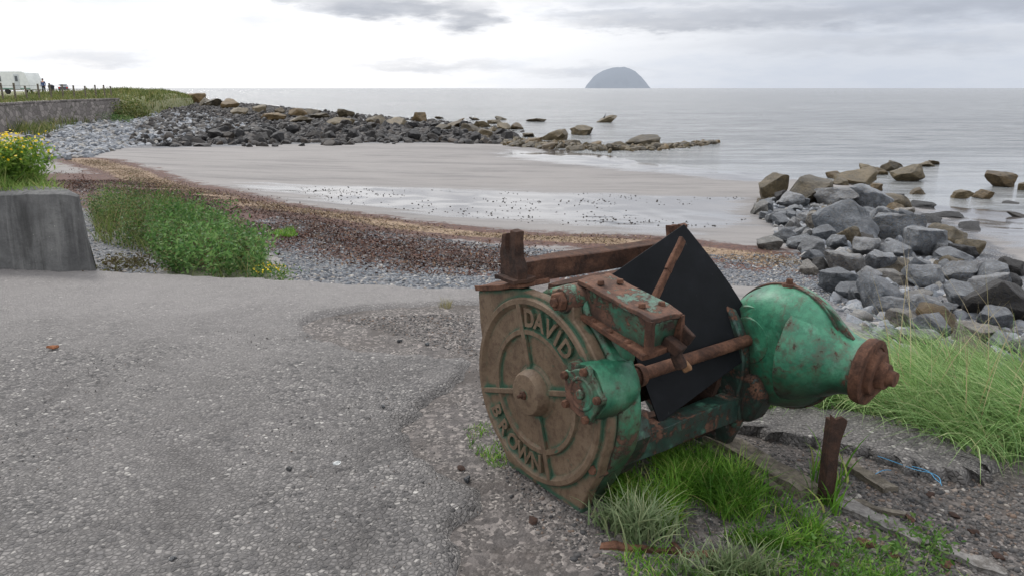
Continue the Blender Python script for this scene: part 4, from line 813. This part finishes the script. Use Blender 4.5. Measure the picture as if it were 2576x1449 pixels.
def rope(pl,label):
    cu=bpy.data.curves.new("rope",'CURVE'); cu.dimensions='3D'; cu.bevel_depth=.0013; cu.bevel_resolution=2
    sp_=cu.splines.new('BEZIER'); sp_.bezier_points.add(len(pl)-1); o_=Vector(site(*pl[0]))
    for bp,q_ in zip(sp_.bezier_points,pl):
        w_=Vector(site(*q_)); w_.z+=.03+random.uniform(0,.02); bp.co=w_-o_; bp.handle_left_type=bp.handle_right_type='AUTO'
    o=bpy.data.objects.new("rope",cu); COL.objects.link(o); dg=bpy.context.evaluated_depsgraph_get(); me=bpy.data.meshes.new_from_object(o.evaluated_get(dg)); bpy.data.objects.remove(o)
    o=add("rope",me,M_blue,180); o.location=o_; meta(o,label,"rope")
M_blue=m_simple("blue_twine",[(.3,(.05,.24,.45)),(.6,(.1,.36,.6))],40)
rope([(2205,1165),(2250,1180),(2300,1200),(2345,1212),(2365,1248)],"length of light blue twine on the gravel")
rope([(2290,1196),(2330,1210),(2350,1230),(2362,1240)],"frayed strand of light blue twine on the gravel")
rope([(2200,1208),(2222,1203),(2238,1208)],"short piece of blue twine on the gravel")
# ------------------------------------------------------------------ distant promenade things
def at(px_,dist,z=.9):
    a_=(px_-1288)/F; return (a_*dist/1.035,dist,z)
M_white=m_simple("caravan_white",[(.3,(.62,.64,.64)),(.6,(.75,.77,.76))],2,.4,.05)
M_glass=m_simple("dark_glass",[(.3,(.03,.04,.05)),(.6,(.06,.07,.08))],2,.1,.02,spec=.8)
M_tyre=m_simple("tyre_rubber",[(.3,(.015,.015,.015)),(.6,(.03,.03,.03))],8,.9)
cv=bpy.data.objects.new("caravan",None); COL.objects.link(cv); cv.location=at(76,90,.92); meta(cv,"white touring caravan parked on the promenade","caravan"); cv.rotation_euler=(0,0,math.radians(-8))
prf=[(0,.45),(-.05,1.5),(-.35,2.45),(-.8,2.62),(-5,2.62),(-5.6,2.3),(-5.9,1.4),(-5.9,.45)]
mb=MB(); mb.prism([(x_,0,z_) for x_,z_ in prf],(0,2.2,0)); mb.obj("body",M_white,cv,bevel=.08)
mb=MB(); mb.box((-1.55,-.02,1.4),(.33,0,0),(0,.015,0),(0,0,.85)); dr=mb.obj("door",m_simple("door_grey",[(.3,(.45,.48,.5)),(.6,(.55,.58,.6))],2,.4),cv,bevel=.03)
for x_,w_ in ((-1.55,.17),(-4.2,.6)):
    mb=MB(); mb.box((x_,-.045,1.75),(w_,0,0),(0,.012,0),(0,0,.3)); mb.obj("window",M_glass,dr if x_==-1.55 else cv,bevel=.04)
mb=MB(); mb.lathe((-3,-.02,.32),(0,1,0),[(0,.18),(0,.32),(.2,.32),(.2,.18)],24); mb.obj("wheel",M_tyre,cv)
mb=MB(); mb.box((-2.9,-.01,.62),(2.95,0,0),(0,.012,0),(0,0,.06)); mb.obj("stripe",m_simple("stripe_green",[(.3,(.1,.2,.16)),(.6,(.14,.26,.2))],2,.5),cv)
def car(px_,dist,colr,label,rz):
    e_=bpy.data.objects.new("parked_car",None); COL.objects.link(e_); e_.location=at(px_,dist,.9); e_.rotation_euler=(0,0,rz); meta(e_,label,"car","cars parked on the promenade")
    side=[(-2.1,.35),(-2.15,.75),(-2.0,.95),(-1.1,1.02),(-.5,1.42),(.9,1.45),(1.6,1.05),(2.1,.95),(2.15,.4)]
    mb=MB(); V=[];m_=len(side)
    for yy,k in ((-.85,1),(-.6,0),(.6,0),(.85,1)):
        for x_,z_ in side: V.append((x_*(.97 if k else 1),yy if z_<1.1 else yy*.82,z_-(0.03 if k else 0)))
    mb.add(V,[(j*m_+i,j*m_+(i+1)%m_,(j+1)*m_+(i+1)%m_,(j+1)*m_+i) for j in range(3) for i in range(m_)]+[tuple(range(m_)),tuple(range(3*m_,4*m_))])
    mb.obj("body",m_simple("car_paint",[(.3,colr),(.6,colr)],2,.3,.02,spec=.6),e_,bevel=.05)
    for s_ in (-1,1): mb=MB(); mb.prism([(-.85,s_*.80,1.04),(-.45,s_*.72,1.37),(.8,s_*.72,1.39),(1.3,s_*.80,1.06)],(0,.01*s_,0)); mb.obj("window",M_glass,e_)
    mb=MB(); mb.prism([(-1.12,-.6,1.05),(-1.12,.6,1.05),(-.55,.55,1.41),(-.55,-.55,1.41)],(-.012,0,.012)); mb.obj("windscreen",M_glass,e_)
    mb=MB(); mb.prism([(1.62,-.6,1.07),(1.62,.6,1.07),(.98,.55,1.43),(.98,-.55,1.43)],(.012,0,.012)); mb.obj("rear_window",M_glass,e_)
    for x_ in (-1.3,1.3):
        for y_ in (-.82,.66): mb=MB(); mb.lathe((x_,y_,.32),(0,1,0),[(0,.15),(0,.32),(.18,.32),(.18,.15)],18); mb.obj("wheel",M_tyre,e_)
    for y_ in (-.65,.65): mb=MB(); mb.box((2.12,y_,.75),(.04,0,0),(0,.13,0),(0,0,.09)); mb.obj("tail_light",m_simple("red_lens",[(.3,(.6,.03,.02)),(.6,(.7,.05,.02))],2,.3),e_)
car(88,112,(.1,.12,.15),"dark hatchback parked behind the caravan",math.radians(-70))
car(160,150,(.05,.055,.08),"dark car parked on the promenade",math.radians(-60))
def skinmesh(name,joints,edges,ma,par,sub=1):
    me=bpy.data.meshes.new(name); me.from_pydata([j[:3] for j in joints],edges,[]); o=bpy.data.objects.new(name,me); COL.objects.link(o)
    o.modifiers.new('s','SKIN')
    for i,j in enumerate(joints): me.skin_vertices[0].data[i].radius=(j[3],j[3] if len(j)<5 else j[4])
    me.skin_vertices[0].data[0].use_root=True
    q=o.modifiers.new('q','SUBSURF'); q.levels=sub; q.render_levels=sub
    me2=bpy.data.meshes.new_from_object(o.evaluated_get(bpy.context.evaluated_depsgraph_get())); bpy.data.objects.remove(o)
    return add(name,me2,ma,180,par)
pe=bpy.data.objects.new("person",None); COL.objects.link(pe); pe.location=at(111,88,.9); meta(pe,"person in a blue jacket and dark trousers standing","person")
M_skin=m_simple("skin",[(.3,(.4,.22,.16)),(.6,(.5,.3,.22))],4,.6); M_jk=m_simple("blue_jacket",[(.3,(.04,.07,.16)),(.6,(.07,.11,.24))],6); M_tr=m_simple("dark_trousers",[(.3,(.02,.02,.03)),(.6,(.04,.04,.05))],6)
J=[(0,0,.95,.13,.1),(0,0,1.2,.13,.09),(0,0,1.42,.15,.09),(0,0,1.52,.05),(0,-.01,1.62,.085,.1),(0,-.01,1.72,.075,.085),(.1,0,.9,.08),(.11,.02,.5,.06),(.12,0,.09,.042),(.12,-.13,.04,.035),(-.1,0,.9,.08),(-.12,-.05,.5,.06),(-.14,.02,.09,.042),(-.14,-.12,.04,.035),
(.19,0,1.4,.05),(.25,.02,1.12,.04),(.24,-.12,.92,.03),(.24,-.17,.86,.03),(-.19,0,1.4,.05),(-.25,.03,1.12,.04),(-.23,-.1,.92,.03),(-.23,-.15,.86,.03)]
E=[(0,1),(1,2),(2,3),(3,4),(4,5),(0,6),(6,7),(7,8),(8,9),(0,10),(10,11),(11,12),(12,13),(2,14),(14,15),(15,16),(16,17),(2,18),(18,19),(19,20),(20,21)]
skinmesh("body",J,E,M_skin,pe)
skinmesh("jacket",[(0,0,.86,.17,.13),(0,0,1.2,.16,.12),(0,0,1.43,.17,.11),(.19,0,1.41,.065),(.25,.02,1.12,.055),(.24,-.12,.93,.042),(-.19,0,1.41,.065),(-.25,.03,1.12,.055),(-.23,-.1,.93,.042)],[(0,1),(1,2),(2,3),(3,4),(4,5),(2,6),(6,7),(7,8)],M_jk,pe)
skinmesh("trousers",[(0,0,.95,.15,.12),(.1,0,.88,.1),(.11,.02,.5,.075),(.12,0,.1,.06),(-.1,0,.88,.1),(-.12,-.05,.5,.075),(-.14,.02,.1,.06)],[(0,1),(1,2),(2,3),(0,4),(4,5),(5,6)],M_tr,pe)
mb=MB(); mb.lathe((0,.01,1.6),(0,0,1),[(0.03,.1),(.1,.1),(.16,.08),(.19,.03)],16); mb.obj("hair",M_tr,pe)
mb=MB(); mb.lathe((0,0,0),(0,0,1),[(0,.22),(.02,.27),(.85,.3),(.86,.33),(.92,.33),(1.0,.28),(1.08,.12),(1.09,0)],20,False); o=mb.obj("litter_bin",M_tr,smooth=40); o.location=at(130,86,.9); meta(o,"black round litter bin on the promenade","bin")
fe=bpy.data.objects.new("fence",None); COL.objects.link(fe); fe.location=(-28,42,.85); meta(fe,"low post and wire fence along the sea wall","fence")
fp=[]; fy=36.0
while fy<66:
    ex=float(np.interp(fy,EDGE[:,1],EDGE[:,0])); fp.append(Vector((ex-1.2+28,fy-42,0))); fy+=1.9
mb=MB(); mb.beam((0,0,-.1),(0,0,1.0),.09,.09,(1,0,0)); p0=mb.obj("post",M_wood,fe,bevel=.01); p0.location=fp[0]
for q_ in fp[1:]:
    o=p0.copy(); COL.objects.link(o); o.parent=fe; o.location=q_; o.scale=(1,1,random.uniform(.9,1.1)); o.rotation_euler=(random.uniform(-.05,.05),random.uniform(-.05,.05),0)
for h_ in (.4,.65,.9):
    mb=MB()
    for a_,b_ in zip(fp[:-1],fp[1:]): mb.beam(a_+Vector((0,-.05,h_)),b_+Vector((0,-.05,h_)),.012,.014)
    mb.obj("wire",M_drust,fe)
def bird(px_,py_,z_,s_,ma,label,nm):
    x,y,_=flat(px_,py_,z_); e_=skinmesh(nm,[(0,0,.25,.09),(.09,0,.38,.08),(.14,0,.52,.045),(.14,0,.66,.03),(.17,0,.74,.04),(.27,0,.75,.012),(-.1,0,.14,.06),(-.2,0,.0,.03),(.02,.05,.1,.02),(.03,.05,0,.018),(.02,-.05,.1,.02),(.03,-.05,0,.018)],[(0,1),(1,2),(2,3),(3,4),(4,5),(0,6),(6,7),(0,8),(8,9),(0,10),(10,11)],ma,None)
    e_.location=(x,y,z_); e_.scale=(s_,)*3; meta(e_,label,"bird")
bird(1520,299,SEA+.42,.6,M_tr,"black cormorant standing on a rock in the water","cormorant")
bird(1189,299,SEA+.2,.4,M_white,"pale gull standing on a low rock in the water","gull")
# ------------------------------------------------------------------ world
wd=bpy.data.worlds.new("World"); S.world=wd; wd.use_nodes=True; t=NT(wd.node_tree)
g=t.n('ShaderNodeTexCoord').outputs['Generated']; sx_,sy_,sz_=t.n('ShaderNodeSeparateXYZ',{0:g}).outputs
az=t.m('ARCTAN2',sx_,sy_); el=sz_
vec=t.n('ShaderNodeCombineXYZ',{0:t.m('MULTIPLY',az,6.0),1:t.m('MULTIPLY',el,26.0)}).outputs[0]
n1=t.noise(vec,1,8,.6); n2=t.noise(t.vm('ADD',vec,(13,7,3)),2.3,7,.6); n3_=t.noise(t.vm('ADD',vec,(31,2,5)),1.3,8,.62)
az2=t.m('ADD',az,t.m('MULTIPLY',t.m('SUBTRACT',n1,.5),.2)); el2=t.m('ADD',el,t.m('MULTIPLY',t.m('SUBTRACT',n2,.5),.045))
def blob(a0,e0,ra,re,amp,soft=.5):
    d=t.m('SQRT',t.m('ADD',t.m('POWER',t.m('ABSOLUTE',t.m('DIVIDE',t.m('SUBTRACT',az2,a0),ra)),2.0),t.m('POWER',t.m('ABSOLUTE',t.m('DIVIDE',t.m('SUBTRACT',el2,e0),re)),2.0)))
    return t.m('MULTIPLY',t.sm(d,1.05,soft),amp)
gsum=None
for b_ in [(-.14,.098,.15,.02,.66,.3),(-.26,.107,.13,.012,.45,.3),(-.06,.085,.06,.022,.7,.3),(.2,.08,.2,.014,.52,.3),(.33,.083,.34,.024,.55,.1),(.55,.09,.35,.03,.5,.1),(.12,.088,.14,.013,.45,.2),(-.1,.026,.17,.011,.34,.0),(.08,.02,.14,.01,.26,.0),(-.5,.035,.08,.014,.28,.1),(-.56,.1,.16,.024,.3,.1),(-.34,.075,.1,.012,.14,.1),(.35,.115,.6,.03,.4,.1),(.45,.05,.35,.018,.26,.0)]:
    q_=blob(*b_); gsum=q_ if gsum is None else t.m('MAXIMUM',gsum,q_)
gsum=t.m('MULTIPLY',gsum,t.m('ADD',.45,t.m('MULTIPLY',n2,1.1)),clamp=True)
rf=t.sm(az,-.02,.42); low=t.sm(el,.08,.0)
base=t.mix(t.m('MULTIPLY',rf,.85),(1.12,1.12,1.14),(.66,.7,.78))
base=t.mix(t.m('MULTIPLY',t.sm(n3_,.44,.66),.36),base,t.mix(1.0,base,(.74,.79,.87),'MULTIPLY'))
base=t.mix(t.m('MULTIPLY',t.m('MULTIPLY',low,t.sm(az,-.2,.15)),.5),base,(.6,.66,.76))
colw=t.mix(gsum,base,(.33,.36,.43))
sky=t.n('ShaderNodeTexSky',sky_type='NISHITA',sun_disc=False,sun_elevation=math.radians(45),sun_rotation=math.radians(-35)).outputs[0]
skd=t.mix(1.0,sky,(.1,.1,.1),'MULTIPLY')
colw=t.mix(.03,colw,skd)
up_=t.sm(el,.12,.5); colw=t.mix(up_,colw,t.mix(.1,(1.58,1.6,1.66),skd))
bg=t.n('ShaderNodeBackground',{'Color':colw,'Strength':1.0}); t.n('ShaderNodeOutputWorld',{'Surface':bg.outputs[0]})
sl=bpy.data.lights.new("sun",'SUN'); sl.energy=2.2; sl.angle=math.radians(10); sl.color=(1,.97,.93); so=bpy.data.objects.new("sun",sl); COL.objects.link(so)
el_=math.radians(48); az_=math.radians(-38); d=Vector((math.sin(az_)*math.cos(el_),math.cos(az_)*math.cos(el_),math.sin(el_))); so.rotation_euler=d.to_track_quat('Z','Y').to_euler()
